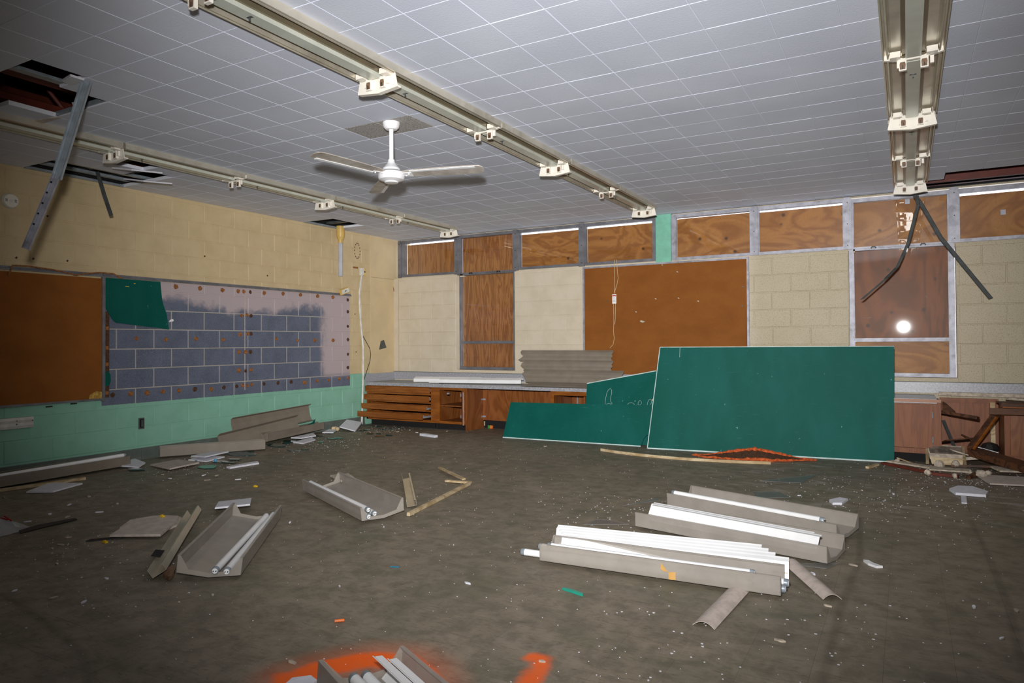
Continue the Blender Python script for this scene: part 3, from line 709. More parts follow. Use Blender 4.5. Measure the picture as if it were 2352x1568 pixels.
# ---- loose ceiling tiles at the holes
def flap(pts, label, th=.013, mat=None):
    P = [Vector(p) for p in pts]; n = (P[1]-P[0]).cross(P[2]-P[0]).normalized()
    t = obj('ceiling_tile', MB().prism(P, n*th), mat or m_tilew, None, label, 'ceiling tile'); return t
flap([(.53,3.828,2.774),(.835,3.828,2.717),(.835,4.12,2.749),(.53,4.12,2.806)][::-1], 'drooping ceiling tile at the near end of the small holes by the left wall, larger hole side')
flap([(.84,3.53,2.774),(1.13,3.53,2.72),(1.13,3.82,2.752),(.84,3.82,2.806)][::-1], 'drooping ceiling tile beside the left fixture, edge hanging under the smaller hole')
flap([(2.47,2.31,2.806),(2.64,2.29,2.80),(2.64,2.21,2.800),(2.49,2.24,2.806)][::-1], 'torn half ceiling tile left in the large hole, beside the top of the steel channel')
flap([(1.45,2.60,2.808),(1.80,2.597,2.808),(1.70,2.57,2.812),(1.5,2.545,2.812)], 'broken tile lip at the far left edge of the large ceiling hole', .012, m_tileb)
flap([(2.02,2.56,2.835),(2.12,2.58,2.835),(2.10,2.62,2.86),(2.0,2.60,2.86)], 'small tan tile crumb lying on the lower chord inside the large ceiling hole', .02, m_tileb)

# ================================================================ LEFT WALL THINGS
sd = thing('smoke_detector', (0, 3.10, 2.48), 'round white smoke detector high on the cream wall at the left edge', 'smoke detector')
def disc(r, x0, x1, y, z, seg=26): return MB().tube([(x0, y, z), ((x0+x1)/2, y, z), (x1, y, z)], [r, r, r*.93], seg)
cy_, cz_ = 3.105, 2.487
obj('base_ring', disc(.068, .002, .018, cy_, cz_), m_pipe, sd); obj('cover', disc(.062, .018, .034, cy_, cz_), m_fixw, sd)
for dy in (-.040, .034):
    for k in range(3): obj('vent_slot', MB().box((.033, cy_+dy-.009, cz_-.010+k*.009), (.0355, cy_+dy+.009, cz_-.006+k*.009)), m_blackp, sd)
obj('test_button', disc(.014, .034, .037, cy_, cz_), m_pipe, sd)
# corkboard with aluminium trim
cb = thing('corkboard', (0, 2.6, .66), 'brown corkboard filling the left end of the block wall, lower corner chipped yellow', 'corkboard')
obj('board', MB().box((.003, 1.6, .668), (.022, 3.925, 1.855)), m_cork, cb)
obj('edge_trim', MB().box((.003, 3.92, .64), (.03, 3.95, 1.872)), m_alu, cb)
obj('bottom_trim', MB().box((.003, 1.6, .648), (.028, 3.92, .668)), m_alu, cb)
obj('chipped_corner', MB().prism([(.0225, 3.79, .672), (.0225, 3.918, .668), (.0225, 3.918, .73), (.0225, 3.86, .742), (.0225, 3.80, .71)], (.006, 0, 0)), simple('torn_yellow_fibre', srgb(190, 150, 70), .9, 0, .25, 40, bump=.6), cb)
rl = thing('top_rail', (0, 5, 1.87), 'long grey aluminium rail along the top of the corkboard and bare panel', 'rail')
for a, b in ((1.6, 3.93), (3.934, 7.50)):
    obj('rail_length', MB().prism([(.002, a, 1.872), (.03, a, 1.872), (.03, a, 1.884), (.016, a, 1.888), (.016, a, 1.905), (.002, a, 1.905)], (0, b-a, 0)), m_alu, rl)
gs = thing('chalkboard_remnant', (0, 4.4, 1.4), 'large jagged scrap of green chalkboard still stuck to the bare blue wall', 'chalkboard')
sc_ = [(3.953,1.868),(4.546,1.868),(4.566,1.678),(4.59,1.60),(4.62,1.53),(4.648,1.356),(4.55,1.372),(4.442,1.381),(4.25,1.40),(4.068,1.419),(4.03,1.45),(3.993,1.509),(3.97,1.55),(3.953,1.569)]
obj('glass_sheet', MB().prism([(.010, y, z) for y, z in sc_], (.008, 0, 0)), m_green, gs)
obj('tape_mark', MB().box((.0182, 4.16, 1.79), (.0186, 4.20, 1.795)), m_yel, gs); obj('tape_mark', MB().box((.0182, 4.25, 1.825), (.0186, 4.268, 1.832)), m_yel, gs)
obj('chalkboard_remnant', MB().prism([(.008,3.953,.78),(.008,4.0,.79),(.008,4.015,.84),(.008,4.01,.90),(.008,3.99,.93),(.008,3.953,.93)], (.006, 0, 0)), m_green, None, 'small green chalkboard sliver low on the bare wall beside the corkboard', 'chalkboard')
fs_ = thing('furring_strip', (0, 3.98, .70), 'dark vertical wooden strip with pale pads beside the corkboard edge', 'wood strip')
obj('strip', MB().box((.0, 3.953, .672), (.012, 4.0, 1.53)), m_dabdark, fs_)
for z in (.70, .985, 1.15, 1.345): obj('pad', MB().box((.0122, 3.962, z), (.016, 3.992, z+.035)), m_dab, fs_)
obj('chalk_smear', MB().prism([(.0015, 4.655, 1.44), (.0015, 4.70, 1.445), (.0015, 4.715, 1.46), (.0015, 4.70, 1.475), (.0015, 4.67, 1.465)], (.003, 0, 0)), m_white, wl)
obj('old_cable', MB().tube([(.03,3.084,1.82),(.032,3.118,1.912),(.034,3.242,1.916),(.036,3.466,1.900),(.04,3.603,1.879),(.04,3.66,1.866),(.04,3.724,1.884),(.036,3.892,1.912),(.036,4.03,1.910),(.04,4.10,1.873),(.04,4.112,1.868)], .007, 7), m_dab, None, 'brown cable sagging along the rail above the corkboard', 'cable', smooth=True)
# raceway, outlet, clips
rw = thing('wall_raceway', (0, 2.6, .45), 'short white metal raceway end on the mint wall at the left edge', 'raceway')
obj('cover', MB().prism([(.002, 2.0, .45), (.02, 2.0, .452), (.026, 2.0, .475), (.018, 2.0, .50), (.026, 2.0, .525), (.02, 2.0, .548), (.002, 2.0, .55)], (0, 1.30, 0)), m_pipe, rw)
for y, z in ((3.16, .49), (3.16, .52), (3.29, .515)): obj('screw', disc(.006, .02, .027, y, z, 8), m_darksteel, rw)
ot = thing('wall_outlet', (0, 4.345, .32), 'open electrical outlet box without cover in the mint wall', 'outlet')
obj('box_rim', MB().box((-.0, 4.314, .318), (.006, 4.376, .33)).box((-.0, 4.314, .42), (.006, 4.376, .432)).box((-.0, 4.314, .33), (.006, 4.324, .42)).box((-.0, 4.366, .33), (.006, 4.376, .42)), m_darksteel, ot)
obj('recess', MB().box((.0005, 4.322, .328), (.002, 4.368, .422)), m_black, ot); obj('receptacle', MB().box((.002, 4.342, .34), (.007, 4.362, .41)), m_darksteel, ot)
for k, (y, z) in enumerate(((3.44, .625), (3.66, .636))):
    obj('clip', MB().box((.002, y-.028, z-.006), (.012, y+.028, z+.006)), m_blackp, None, ('left' if k == 0 else 'right')+' one of two small black clips just below the corkboard', 'clip')
# clear tube with yellowed cap dropping from the ceiling hole
ht = thing('hanging_tube', (.07, 7.19, 2.14), 'clear plastic tube with yellowed cap dropping from the ceiling hole in the far left corner', 'tube')
tc = (.085, 7.215, 0)
obj('cap', MB().lathe([(0,2.835),(.058,2.835),(.058,2.70),(.052,2.675),(.040,2.65),(.036,2.635),(.036,2.60),(0,2.60)], tc, 22), m_yellow, ht, smooth=True)
obj('tube', MB().lathe([(0,2.615),(.032,2.615),(.032,2.135),(0,2.135)], tc, 18), m_clear, ht, smooth=True)
obj('inner_rod', MB().lathe([(0,2.58),(.008,2.58),(.008,2.15),(0,2.15)], (.10, 7.215, 0), 8), m_white, ht)
obj('hanging_wire', MB().tube([(.085,7.215,2.14),(.09,7.222,2.08),(.085,7.25,2.02),(.06,7.285,1.975)], .003, 6), m_cord, ht)
jb_ = thing('junction_box', (.05, 7.33, 1.90), 'yellowed electrical box dangling crookedly above the end of the rail', 'junction box')
def rot_rect(cy, cz, w_, h_, a, x0, x1):
    q = []
    for u, v in ((-1,-1),(1,-1),(1,1),(-1,1)):
        uu, vv = u*w_/2, v*h_/2; q.append((x0, cy+uu*math.cos(a)-vv*math.sin(a), cz+uu*math.sin(a)+vv*math.cos(a)))
    return MB().prism(q, (x1-x0, 0, 0))
obj('box', rot_rect(7.335, 1.937, .17, .075, .32, .03, .066), m_yellow, jb_); obj('cover_plate', rot_rect(7.335, 1.937, .15, .055, .32, .066, .070), m_pipe, jb_); obj('switch_slot', rot_rect(7.335, 1.937, .03, .012, .6, .070, .0715), m_blackp, jb_)
cp = thing('conduit_pipe', (.03, 7.70, .05), 'thin white bowed conduit running down the wall to the drawer end', 'pipe')
obj('pipe', MB().tube([(.03,7.715,2.20),(.03,7.665,1.95),(.032,7.665,1.75),(.034,7.69,1.45),(.034,7.735,1.15),(.033,7.735,.75),(.03,7.72,.35),(.03,7.705,.02)], .0155, 10), m_pipe, cp, smooth=True)
obj('switch_box', MB().box((.002, 7.745, 2.19), (.035, 7.80, 2.295)), m_yellow, cp); obj('box_body', MB().box((.002, 7.695, 2.19), (.05, 7.745, 2.295)), m_pipe, cp); obj('toggle', MB().box((.035, 7.765, 2.235), (.044, 7.778, 2.255)), m_blackp, cp)
obj('loose_wire', MB().tube([(.045,7.722,1.30),(.05,7.78,1.22),(.05,7.86,1.12),(.05,7.885,1.03),(.05,7.86,.92),(.05,7.80,.80),(.046,7.735,.66)], .0045, 6), m_blackp, None, 'thin black wire bowing out beside the white conduit', 'wire', smooth=True)
for y0, z0, y1, z1 in ((7.56,2.285,7.665,2.30),):
    obj('mount_scar', MB().box((.0012, y0, z0), (.003, y1, z1+.01)), m_dab, wl)
for k in range(14):
    a = 2*PI*k/14; yy, zz = 7.652+.058*math.cos(a), 2.545+.11*math.sin(a)
    obj('mount_scar', MB().box((.0012, yy-.007, zz-.009), (.003, yy+.007, zz+.009)), m_dabdark, wl)
obj('peeled_paint', MB().prism([(.0045, 8.46, 2.075), (.0045, 8.475, 2.01), (.0045, 8.53, 1.93), (.0045, 8.55, 1.95), (.0045, 8.49, 2.02)], (.004, 0, 0)), m_dab, wl)
for y, z in ((3.42,2.40),(3.30,1.99),(3.16,1.985),(3.60,2.0),(7.45,1.97),(7.6,1.62),(7.62,1.07),(5.1,2.2),(6.0,2.05)):
    obj('chipped_spot', MB().prism([(.0015, y-.012, z), (.0015, y, z-.011), (.0015, y+.013, z+.002), (.0015, y+.003, z+.012)], (.0015, 0, 0)), m_dabdark, wl)

# ================================================================ BACK WALL THINGS
bc = thing('corkboard', (4.28, YB, .76), 'large brown corkboard in aluminium trim on the window wall, behind the green chalkboards', 'corkboard')
obj('board', MB().box((3.235, YB-.022, .77), (5.325, YB-.003, 2.17)), m_cork, bc)
for a, b in (((3.215, YB-.028, .755), (3.24, YB-.001, 2.19)), ((5.32, YB-.028, .755), (5.345, YB-.001, 2.19)), ((3.24, YB-.028, 2.168), (5.32, YB-.001, 2.19)), ((3.24, YB-.028, .755), (5.32, YB-.001, .775))):
    obj('trim', MB().box(a, b), m_alulight, bc)
for x, z in [(4.491,2.059),(4.212,1.734),(4.504,1.732),(4.745,1.686),(3.952,1.576),(3.563,1.726),(5.278,1.841),(5.263,1.612),(3.75,2.15),(4.30,2.155)]:
    s = .014; obj('paper_scrap', MB().prism([(x-s, YB-.0225, z+.003), (x+s*.3, YB-.0225, z-.008), (x+s, YB-.0225, z-.003), (x, YB-.0225, z+.009)], (0, -.003, 0)), m_rubble if x > 3.8 and x < 5 else m_darksteel, bc)
obj('paper_scrap', MB().prism([(4.0, YB-.0225, 1.455), (4.04, YB-.0225, 1.435), (4.075, YB-.0225, 1.45), (4.05, YB-.0225, 1.458), (4.02, YB-.0225, 1.468)], (0, -.004, 0)), m_rubble, bc)
pc = thing('pull_cord', (3.67, YB-.05, 1.1), 'pale pull cord with a small white tag hanging in front of the brown corkboard', 'cord')
yc = YB-.04
obj('cord', MB().tube([(3.668,yc,2.26),(3.669,yc,1.9),(3.672,yc,1.82)], .003, 6), m_cord, pc)
obj('cord', MB().tube([(3.700,yc,2.26),(3.712,yc,2.10),(3.720,yc,2.02),(3.705,yc,1.94),(3.678,yc,1.865),(3.672,yc,1.82)], .003, 6), m_cord, pc)
obj('cord', MB().tube([(3.655,yc,1.70),(3.657,yc,1.45),(3.652,yc,1.33),(3.660,yc,1.24),(3.645,yc,1.16),(3.60,yc,1.115)], .003, 6), m_cord, pc)
obj('cord', MB().tube([(3.68,yc,1.70),(3.678,yc,1.50),(3.67,yc,1.42)], .003, 6), m_cord, pc)
tg_ = obj('tag', MB().box((3.638, yc-.003, 1.69), (3.694, yc, 1.812)), m_white, pc)
obj('tag_header', MB().box((3.641, yc-.0042, 1.786), (3.691, yc-.003, 1.800)), m_redink, tg_)
for k in range(4): obj('tag_line', MB().box((3.648, yc-.0042, 1.715+.016*k), (3.684-.006*(k % 2), yc-.003, 1.719+.016*k)), m_grey, tg_)
for x, z in ((6.98, 2.70), (7.83, 2.50)):
    s = obj('paper_sticker', MB().box((x-.022, YW-.002, z-.026), (x+.022, YW+.0015, z+.026)), m_alulight, None, 'small pale paper sticker on the upper glass of the '+('tall right boarded window' if x < 7.4 else 'rightmost boarded window'), 'sticker')

# ---- worktop and splashback
wt = thing('worktop', (3.5, 8.1, .585), 'long grey laminate worktop under the windows, running behind the green chalkboards', 'worktop')
obj('top_board', MB().box((.012, 7.80, .588), (7.20, 8.468, .624)), m_greytop, wt)
obj('front_edge', MB().box((.012, 7.792, .582), (7.20, 7.80, .625)), m_grey, wt)
sb = thing('splashback', (4, 8.47, .62), 'mottled pale grey splashback strip along the window wall above the worktop', 'splashback')
obj('back_strip', MB().box((.016, 8.468, .64), (9.4, 8.484, .752)), m_grey, sb)
obj('top_cap', MB().box((.016, 8.46, .752), (9.4, 8.484, .758)), m_base, sb)
obj('side_strip', MB().box((.006, 7.80, .626), (.016, 8.484, .745)), m_grey, sb)
# ---- drawer and cupboard unit
u1 = thing('base_cabinet', (.9, 8.0, 0), 'varnished orange wood unit with four half-open drawers and an open cupboard at the left end', 'cabinet')
YF = 7.82
obj('carcass', MB().box((.025, 7.84, .09), (.045, 8.46, .586)).box((1.25, 7.84, .09), (1.27, 8.46, .586)).box((1.735, 7.84, .09), (1.752, 8.46, .586)).box((.025, 8.44, .09), (1.752, 8.46, .586)).box((.025, 7.84, .09), (1.752, 8.46, .105)), m_cabv, u1)
obj('face_frame', MB().box((.025, YF, .57), (1.752, YF+.02, .588)).box((1.19, YF, .085), (1.335, YF+.02, .57)).box((1.335, YF, .085), (1.70, YF+.02, .12)).box((.025, YF, .085), (1.19, YF+.02, .12)).box((1.70, YF, .085), (1.752, YF+.02, .57)).box((1.335, YF, .545), (1.70, YF+.02, .57)).box((.025, YF, .085), (.05, YF+.02, .57)), m_cab, u1)
for k in range(3): obj('rail', MB().box((.05, YF+.004, .462-.116*k), (1.19, YF+.02, .486-.116*k)), m_cab, u1)
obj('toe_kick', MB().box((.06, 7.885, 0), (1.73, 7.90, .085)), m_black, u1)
for x in (1.215, 1.265): obj('foot', MB().box((x-.018, 7.86, 0), (x+.018, 7.886, .085)), m_blackp, u1)
for k, (dy, z) in enumerate(((.012, .492), (.035, .374), (.10, .248), (.18, .138))):
    yf = YF-dy
    dr = obj('drawer', MB().box((.02, yf-.019, z), (1.185, yf, z+.078)).box((.06, yf, z+.012), (.07, yf+.5, z+.066)).box((1.14, yf, z+.012), (1.15, yf+.5, z+.066)).box((.06, yf, z+.010), (1.15, yf+.5, z+.015)), m_cab, u1)
    obj('drawer_slide', MB().box((1.151, yf+.004, z+.02), (1.168, yf+.5, z+.045)).box((1.152, yf+.004, z+.048), (1.176, yf+.03, z+.066)), m_steel, dr)
obj('shelf', MB().box((1.275, 7.87, .315), (1.733, 8.43, .332)), m_cabv, u1)
for x in (1.38, 1.66):
    obj('shelf_standard', MB().box((x-.006, 8.43, .14), (x+.006, 8.44, .53)), m_steel, u1)
a = math.radians(-54); hx, hy = 1.70, YF-.004
dd = Vector((math.cos(a), math.sin(a), 0)); nn = Vector((-dd.y, dd.x, 0))
dr = obj('cupboard_door', MB().prism([Vector((hx, hy, .115)), Vector((hx, hy, .115))+dd*.36, Vector((hx, hy, .115))+dd*.36+nn*.019, Vector((hx, hy, .115))+nn*.019], (0, 0, .43)), m_cabv, u1)
for z in (.17, .46): obj('hinge', MB().box((hx-.008, hy-.012, z), (hx+.002, hy+.006, z+.045)), m_alulight, dr)
obj('catch', MB().box((hx-.03, hy-.30, .515), (hx-.008, hy-.27, .535)), m_alulight, dr)
# ---- open bay beside it
u2 = thing('knee_space_panel', (2.4, 8.2, 0), 'brown plywood side and back panels of the open bay right of the cupboard', 'cabinet panel')
obj('side_panel', MB().box((1.756, 7.83, .0), (1.776, 8.27, .586)), m_cabv, u2)
obj('back_panel', MB().box((1.776, 8.25, .11), (3.06, 8.27, .586)), m_cabv, u2)
for z in (.15, .39): obj('corner_bracket', MB().box((1.777, 8.205, z), (1.781, 8.25, z+.022)).box((1.777, 8.245, z), (1.82, 8.25, z+.022)), m_alulight, u2)
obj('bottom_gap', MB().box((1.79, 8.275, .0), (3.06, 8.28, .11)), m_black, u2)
for k, (x, mt, nm) in enumerate(((1.87, m_greenp, 'green'), (1.905, m_orangep, 'orange'))):
    obj('wrapper', MB().prism([(x, 8.22, .001), (x+.035, 8.225, .001), (x+.038, 8.225, .04), (x+.002, 8.22, .046)], (0, .02, 0)), mt, None, '%s scrap of packaging on the floor under the brown bay panel' % nm, 'wrapper')
# ---- middle cabinet, mostly hidden by the boards
u3 = thing('base_cabinet', (3.7, 8.0, 0), 'orange wood cabinet with an open front behind the left green chalkboards', 'cabinet')
obj('face_frame', MB().box((3.045, YF, .085), (3.09, YF+.02, .588)).box((3.09, YF, .53), (4.9, YF+.02, .588)).box((3.09, YF, .085), (4.9, YF+.02, .13)), m_cab, u3)
obj('carcass', MB().box((3.045, 7.84, .085), (3.062, 8.46, .586)).box((3.045, 8.44, .085), (4.9, 8.46, .586)).box((3.42, 8.0, .085), (3.44, 8.46, .53)), m_cabv, u3)
obj('pale_back', MB().box((3.445, 8.30, .11), (4.3, 8.31, .53)), simple('pale_pinkish_hardboard', srgb(206, 150, 112), .6), u3)
for x in (3.14, 3.36): obj('shelf_standard', MB().box((x-.006, 8.425, .14), (x+.006, 8.44, .53)), m_steel, u3)
# ---- right-hand cabinets
u4 = thing('base_cabinet', (6.3, 8.0, 0), 'worn brown cupboard with closed hinged door, right beside the big green chalkboard', 'cabinet')
obj('carcass', MB().box((5.4, 7.842, .09), (7.235, 8.46, .586)), m_cabold, u4)
obj('face_frame', MB().box((5.4, YF, .55), (7.235, YF+.02, .588)).box((7.165, YF, .09), (7.235, YF+.02, .55)).box((5.4, YF, .09), (7.165, YF+.02, .14)), m_cabold, u4)
d4 = obj('door', MB().box((6.45, YF-.012, .145), (7.16, YF, .565)), m_cabold, u4)
obj('door', MB().box((5.7, YF-.012, .145), (6.44, YF, .565)), m_cabold, u4)
for z in (.20, .44): obj('hinge', MB().tube([(7.164, YF-.012, z), (7.164, YF-.012, z+.06)], .006, 8), m_steel, d4)
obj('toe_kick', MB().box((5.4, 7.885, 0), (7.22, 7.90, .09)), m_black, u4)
obj('top_rail', MB().box((5.4, 7.776, .592), (7.235, 7.790, .622)), m_cab, u4)
u5 = thing('knee_space_panel', (7.5, 8.2, 0), 'brown plywood back panel of the wrecked bay at the right', 'cabinet panel')
obj('back_panel', MB().box((7.238, 8.28, .06), (7.732, 8.30, .60)), m_cabold, u5)
obj('top_rail', MB().box((7.238, 8.26, .565), (7.732, 8.28, .61)), m_cabold, u5)
obj('wall_cleat', MB().box((7.238, 8.40, .62), (8.6, 8.466, .655)), m_rubble, u5)
obj('post', MB().box((7.66, 8.22, .06), (7.70, 8.28, .58)), m_rawwood, u5)
u6 = thing('base_cabinet', (8.2, 8.0, 0), 'dark brown cabinet end at the right edge, beyond the wreckage', 'cabinet')
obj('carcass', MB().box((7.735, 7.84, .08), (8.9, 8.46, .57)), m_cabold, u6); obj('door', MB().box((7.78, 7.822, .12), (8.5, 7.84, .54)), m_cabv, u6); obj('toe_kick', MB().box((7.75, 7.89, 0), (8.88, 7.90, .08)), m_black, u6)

# ================================================================ GREEN CHALKBOARDS
def board_quad(name, pts, th, label, edge=None):
    t = thing(name, pts[0], label, 'chalkboard'); P = [Vector(p) for p in pts]
    n = (P[1]-P[0]).cross(P[-1]-P[0]).normalized()
    if n.y > 0: n = -n
    obj('slate', MB().prism(P, n*-th), m_green, t)
    return t, P, n
bg_, P, n = board_quad('chalkboard', [(4.421,7.462,.006),(6.834,7.700,.006),(6.845,7.80,1.136),(4.538,7.585,1.132)], .010, 'largest green chalkboard leaning upright against the counter, right of the others')
def edge(t, a, b, n, wd, mat=m_chalk, nm='chipped_edge'):
    a, b = Vector(a), Vector(b); d = (b-a).normalized(); s = d.cross(n).normalized()
    obj(nm, MB().prism([a-s*wd/2, b-s*wd/2, b+s*wd/2, a+s*wd/2], n*.003), mat, t)
edge(bg_, P[0], P[1], n, .014); edge(bg_, P[0], P[3], n, .008); edge(bg_, P[3], P[2], n, .006)
edge(bg_, (4.76,7.606,1.126), (4.757,7.595,1.02), n, .003, m_chalk, 'chalk_stroke')
sm, P, n = board_quad('chalkboard', [(2.535,7.492,.006),(3.4,7.525,.006),(4.31,7.56,.006),(4.335,7.57,.075),(4.36,7.575,.12),(4.42,7.58,.16),(4.54,7.625,.475),(4.318,7.612,.471),(3.4,7.605,.452),(2.59,7.60,.441)], .008, 'low wide green chalkboard piece lying against the others, lower right corner torn')
edge(sm, P[0], P[2], n, .012)
th_, P, n = board_quad('chalkboard', [(3.56,7.66,.006),(4.60,7.67,.006),(4.60,7.772,.885),(4.43,7.770,.857),(3.575,7.745,.692)], .008, 'green chalkboard piece with cursive chalk marks, behind the low one')
edge(th_, P[3], P[4], n, .010)
wr = []
def chalk(pts, r=.0017):
    # points in (x, z) on the sloping board
    q = []
    for x, z in pts:
        y = 7.655+(7.752-7.66)*z/.72 - .0035
        q.append((x, y, z))
    obj('chalk_writing', MB().tube(q, r, 6), m_chalk, th_, 'cursive white chalk stroke')
def B77(px_, py_):
    return (px_, py_)
chalk([(3.820,.452),(3.825,.52),(3.838,.585),(3.856,.625),(3.878,.640),(3.896,.625),(3.900,.585),(3.890,.545),(3.885,.51),(3.895,.48),(3.915,.46)])
chalk([(3.838,.452),(3.86,.463),(3.885,.462),(3.91,.45)])
chalk([(3.975,.452),(3.979,.455)])
chalk([(4.10,.462),(4.12,.478),(4.147,.486),(4.175,.476),(4.19,.455)])
chalk([(4.228,.46),(4.262,.462),(4.272,.485),(4.262,.51),(4.245,.512),(4.232,.49),(4.229,.455)])
chalk([(4.34,.458),(4.345,.495),(4.36,.525),(4.38,.531),(4.392,.515),(4.388,.485),(4.375,.47)])
obj('magnet', MB().tube([(4.415, 7.70, .525), (4.415, 7.69, .527)], .012, 8), m_cord, th_)
tf = thing('torn_fibreboard', (5.55, 7.25, 0), 'eye-shaped torn piece of orange fibreboard with dark hollow at the foot of the big chalkboard', 'fibreboard')
top = [(5.0,7.19,.012),(5.15,7.235,.022),(5.28,7.27,.045),(5.4,7.30,.062),(5.5,7.33,.080),(5.58,7.36,.088),(5.68,7.37,.078),(5.80,7.40,.055),(5.92,7.42,.035),(6.05,7.43,.018),(6.16,7.46,.010)]
bot = [(5.0,7.19,.012),(5.2,7.13,.010),(5.4,7.10,.014),(5.6,7.13,.016),(5.8,7.21,.016),(5.95,7.30,.014),(6.16,7.46,.010)]
def rough(path, r, n=5):
    out = []; P = [Vector(p) for p in path]
    for a, b in zip(P, P[1:]):
        for k in range(n): out.append(a.lerp(b, k/n)+Vector((jit(.006), jit(.006), jit(.005))))
    out.append(P[-1]); return MB().tube(out, [max(.004, (r+jit(r*.4))*(.35+.65*math.sin(PI*i/(len(out)-1)))) for i in range(len(out))], 7)
obj('torn_upper_edge', rough(top, .020), m_orange, tf); obj('torn_lower_edge', rough(bot, .017), m_orange, tf)
nb = len(top); lower = [Vector(bot[0]).lerp(Vector(bot[-1]), k/(nb-1)) for k in range(nb)]
def along(path, t):
    P = [Vector(p) for p in path]; f = t*(len(P)-1); i = min(int(f), len(P)-2); return P[i].lerp(P[i+1], f-i)
lo_ = [along(bot, k/(nb-1)) for k in range(nb)]; hi = [Vector(p) for p in top]
obj('dark_hollow', MB().quadmesh([p for p in hi]+[Vector((p.x, p.y, .006)) for p in lo_], [(i, i+1, nb+i+1, nb+i) for i in range(nb-1)]), m_dabdark, tf)
ws = [(4.02,7.078,.012),(4.2,7.01,.012),(4.416,6.955,.012),(4.66,6.915,.012),(4.944,6.90,.012),(5.25,6.93,.012),(5.55,6.985,.012),(5.793,7.052,.012)]
mb = MB()
for a, b in zip(ws, ws[1:]): mb.beam(a, b, .012, .030)
obj('trim_strip', mb, m_rawwood, None, 'long bowed cream trim strip lying in front of the torn fibreboard', 'strip')
# ================================================================ FLOOR DEBRIS
def lens(S, deg, side, label, L=1.18, W=.31, roll=0, z0=.002, H=.085, mat=m_lens, caps=(True, True), torn=False):
    a = math.radians(deg); d = Vector((math.cos(a), math.sin(a), 0)); y = Vector((-d.y, d.x, 0))*side; cr, sr = math.cos(roll), math.sin(roll)
    def P(u, v, w_):
        return Vector((S[0], S[1], z0))+d*u+y*(v*cr-w_*sr)+Vector((0, 0, v*sr+w_*cr))
    t = thing('light_lens', (S[0], S[1], z0), label, 'light cover')
    b = .018; th = .0035
    outer = [(-.002, H+b), (0, b), (W/2, 0), (W, b), (W+.002, H+b)]
    inner = [(W-.001, H+b), (W-th, b+th), (W/2, th), (th, b+th), (.001, H+b)]
    pr = outer+inner; n = len(pr)
    mb = MB().quadmesh([P(0, v, w_) for v, w_ in pr]+[P(L, v, w_) for v, w_ in pr], [(i, (i+1) % n, n+(i+1) % n, n+i) for i in range(n)])
    obj('trough', mb, mat, t)
    for v in (.0, W):                      # rolled lips
        s = 1 if v == 0 else -1
        mb = MB().quadmesh([P(u, vv, ww) for u in (0, L) for vv, ww in ((v-s*.003, H+b-.002), (v+s*.012, H+b-.002), (v+s*.012, H+b+.003), (v-s*.003, H+b+.003))], [(0,1,2,3),(4,7,6,5),(0,4,5,1),(1,5,6,2),(2,6,7,3),(3,7,4,0)])
        obj('lip', mb, mat, t)
    for k, u in enumerate((0, L)):
        if not caps[k]: continue
        s = 1 if k == 0 else -1
        low = [(0, b), (W/2, 0), (W, b)]
        prof = low+[(W+.002, H+b), (W-.012, H+b), (W-.055, .036), (W/2, .022), (.055, .036), (.012, H+b), (-.002, H+b)]
        m = len(prof)
        mb = MB().quadmesh([P(u, v, w_) for v, w_ in prof]+[P(u+s*.004, v, w_) for v, w_ in prof], [(0,1,6,7),(1,2,5,6),(2,3,4,5),(0,7,8,9)]+[(m,m+7,m+6,m+1),(m+1,m+6,m+5,m+2),(m+2,m+5,m+4,m+3),(m,m+9,m+8,m+7)]+[(i, (i+1) % m, m+(i+1) % m, m+i) for i in range(m)])
        obj('end_cap', mb, mat, t)
    return t, P
def lamp(a, b, label, r=.0185, green=False, group=None):
    a, b = Vector(a), Vector(b); d = (b-a).normalized()
    t = thing('fluorescent_tube', a, label, 'light tube', group)
    obj('glass_tube', MB().tube([a+d*.018, b-d*.018], r, 14), m_white, t, smooth=True)
    u = d.cross(Vector((0, 0, 1))).normalized()
    for e, s in ((a, 1), (b, -1)):
        c = obj('end_cap', MB().tube([e, e+d*s*.004, e+d*s*.022], [r*.9, r*1.03, r*1.03], 14), m_steel, t, smooth=True)
        obj('contact_face', MB().tube([e-d*s*.001, e+d*s*.001], r*.72, 12), m_greenp if green else m_white, c)
        for k in (-1, 1): obj('pin', MB().tube([e+u*k*.0065-d*s*.008, e+u*k*.0065], .003, 6), m_blackp, c)
    return t
def cover(a, b, label, roll=0, wd=.11, dp=.038, mat=m_white, group=None, patch=False):
    t = thing('fixture_cover', a, label, 'metal cover', group)
    prof = [(-wd/2, 0), (-wd/2+.008, .006), (-wd*.32, dp), (wd*.32, dp), (wd/2-.008, .006), (wd/2, 0)]
    obj('channel', MB().shell(prof, a, b, .0025, roll), mat, t)
    return t
GT = 'fluorescent tubes lying in the left front cover'
tA, P = lens((3.985, 2.33), 128.4, 1, 'smoky light cover holding two tubes on the left front floor beside the notched channel', L=1.17, roll=.10)
lamp(P(-.01, .125, .037), P(1.15, .085, .037), 'left one of two tubes lying in the left front light cover')
lamp(P(.0, .070, .033), P(1.165, .042, .045), 'right one of two tubes lying in the left front light cover, beside its tall side')
tB, P = lens((3.80, 3.455), 154.3, -1, 'smoky light cover holding three tubes, mid floor left of centre', L=1.19, roll=.09)
lamp(P(-.004, .050, .036), P(1.17, .040, .036), 'lower tube against the near side of the mid floor light cover')
lamp(P(.02, .062, .075), P(1.18, .055, .072), 'tube stacked on top of another in the mid floor light cover')
lamp(P(.045, .115, .032), P(1.185, .105, .032), 'separate tube lying second from the near side in the mid floor light cover')
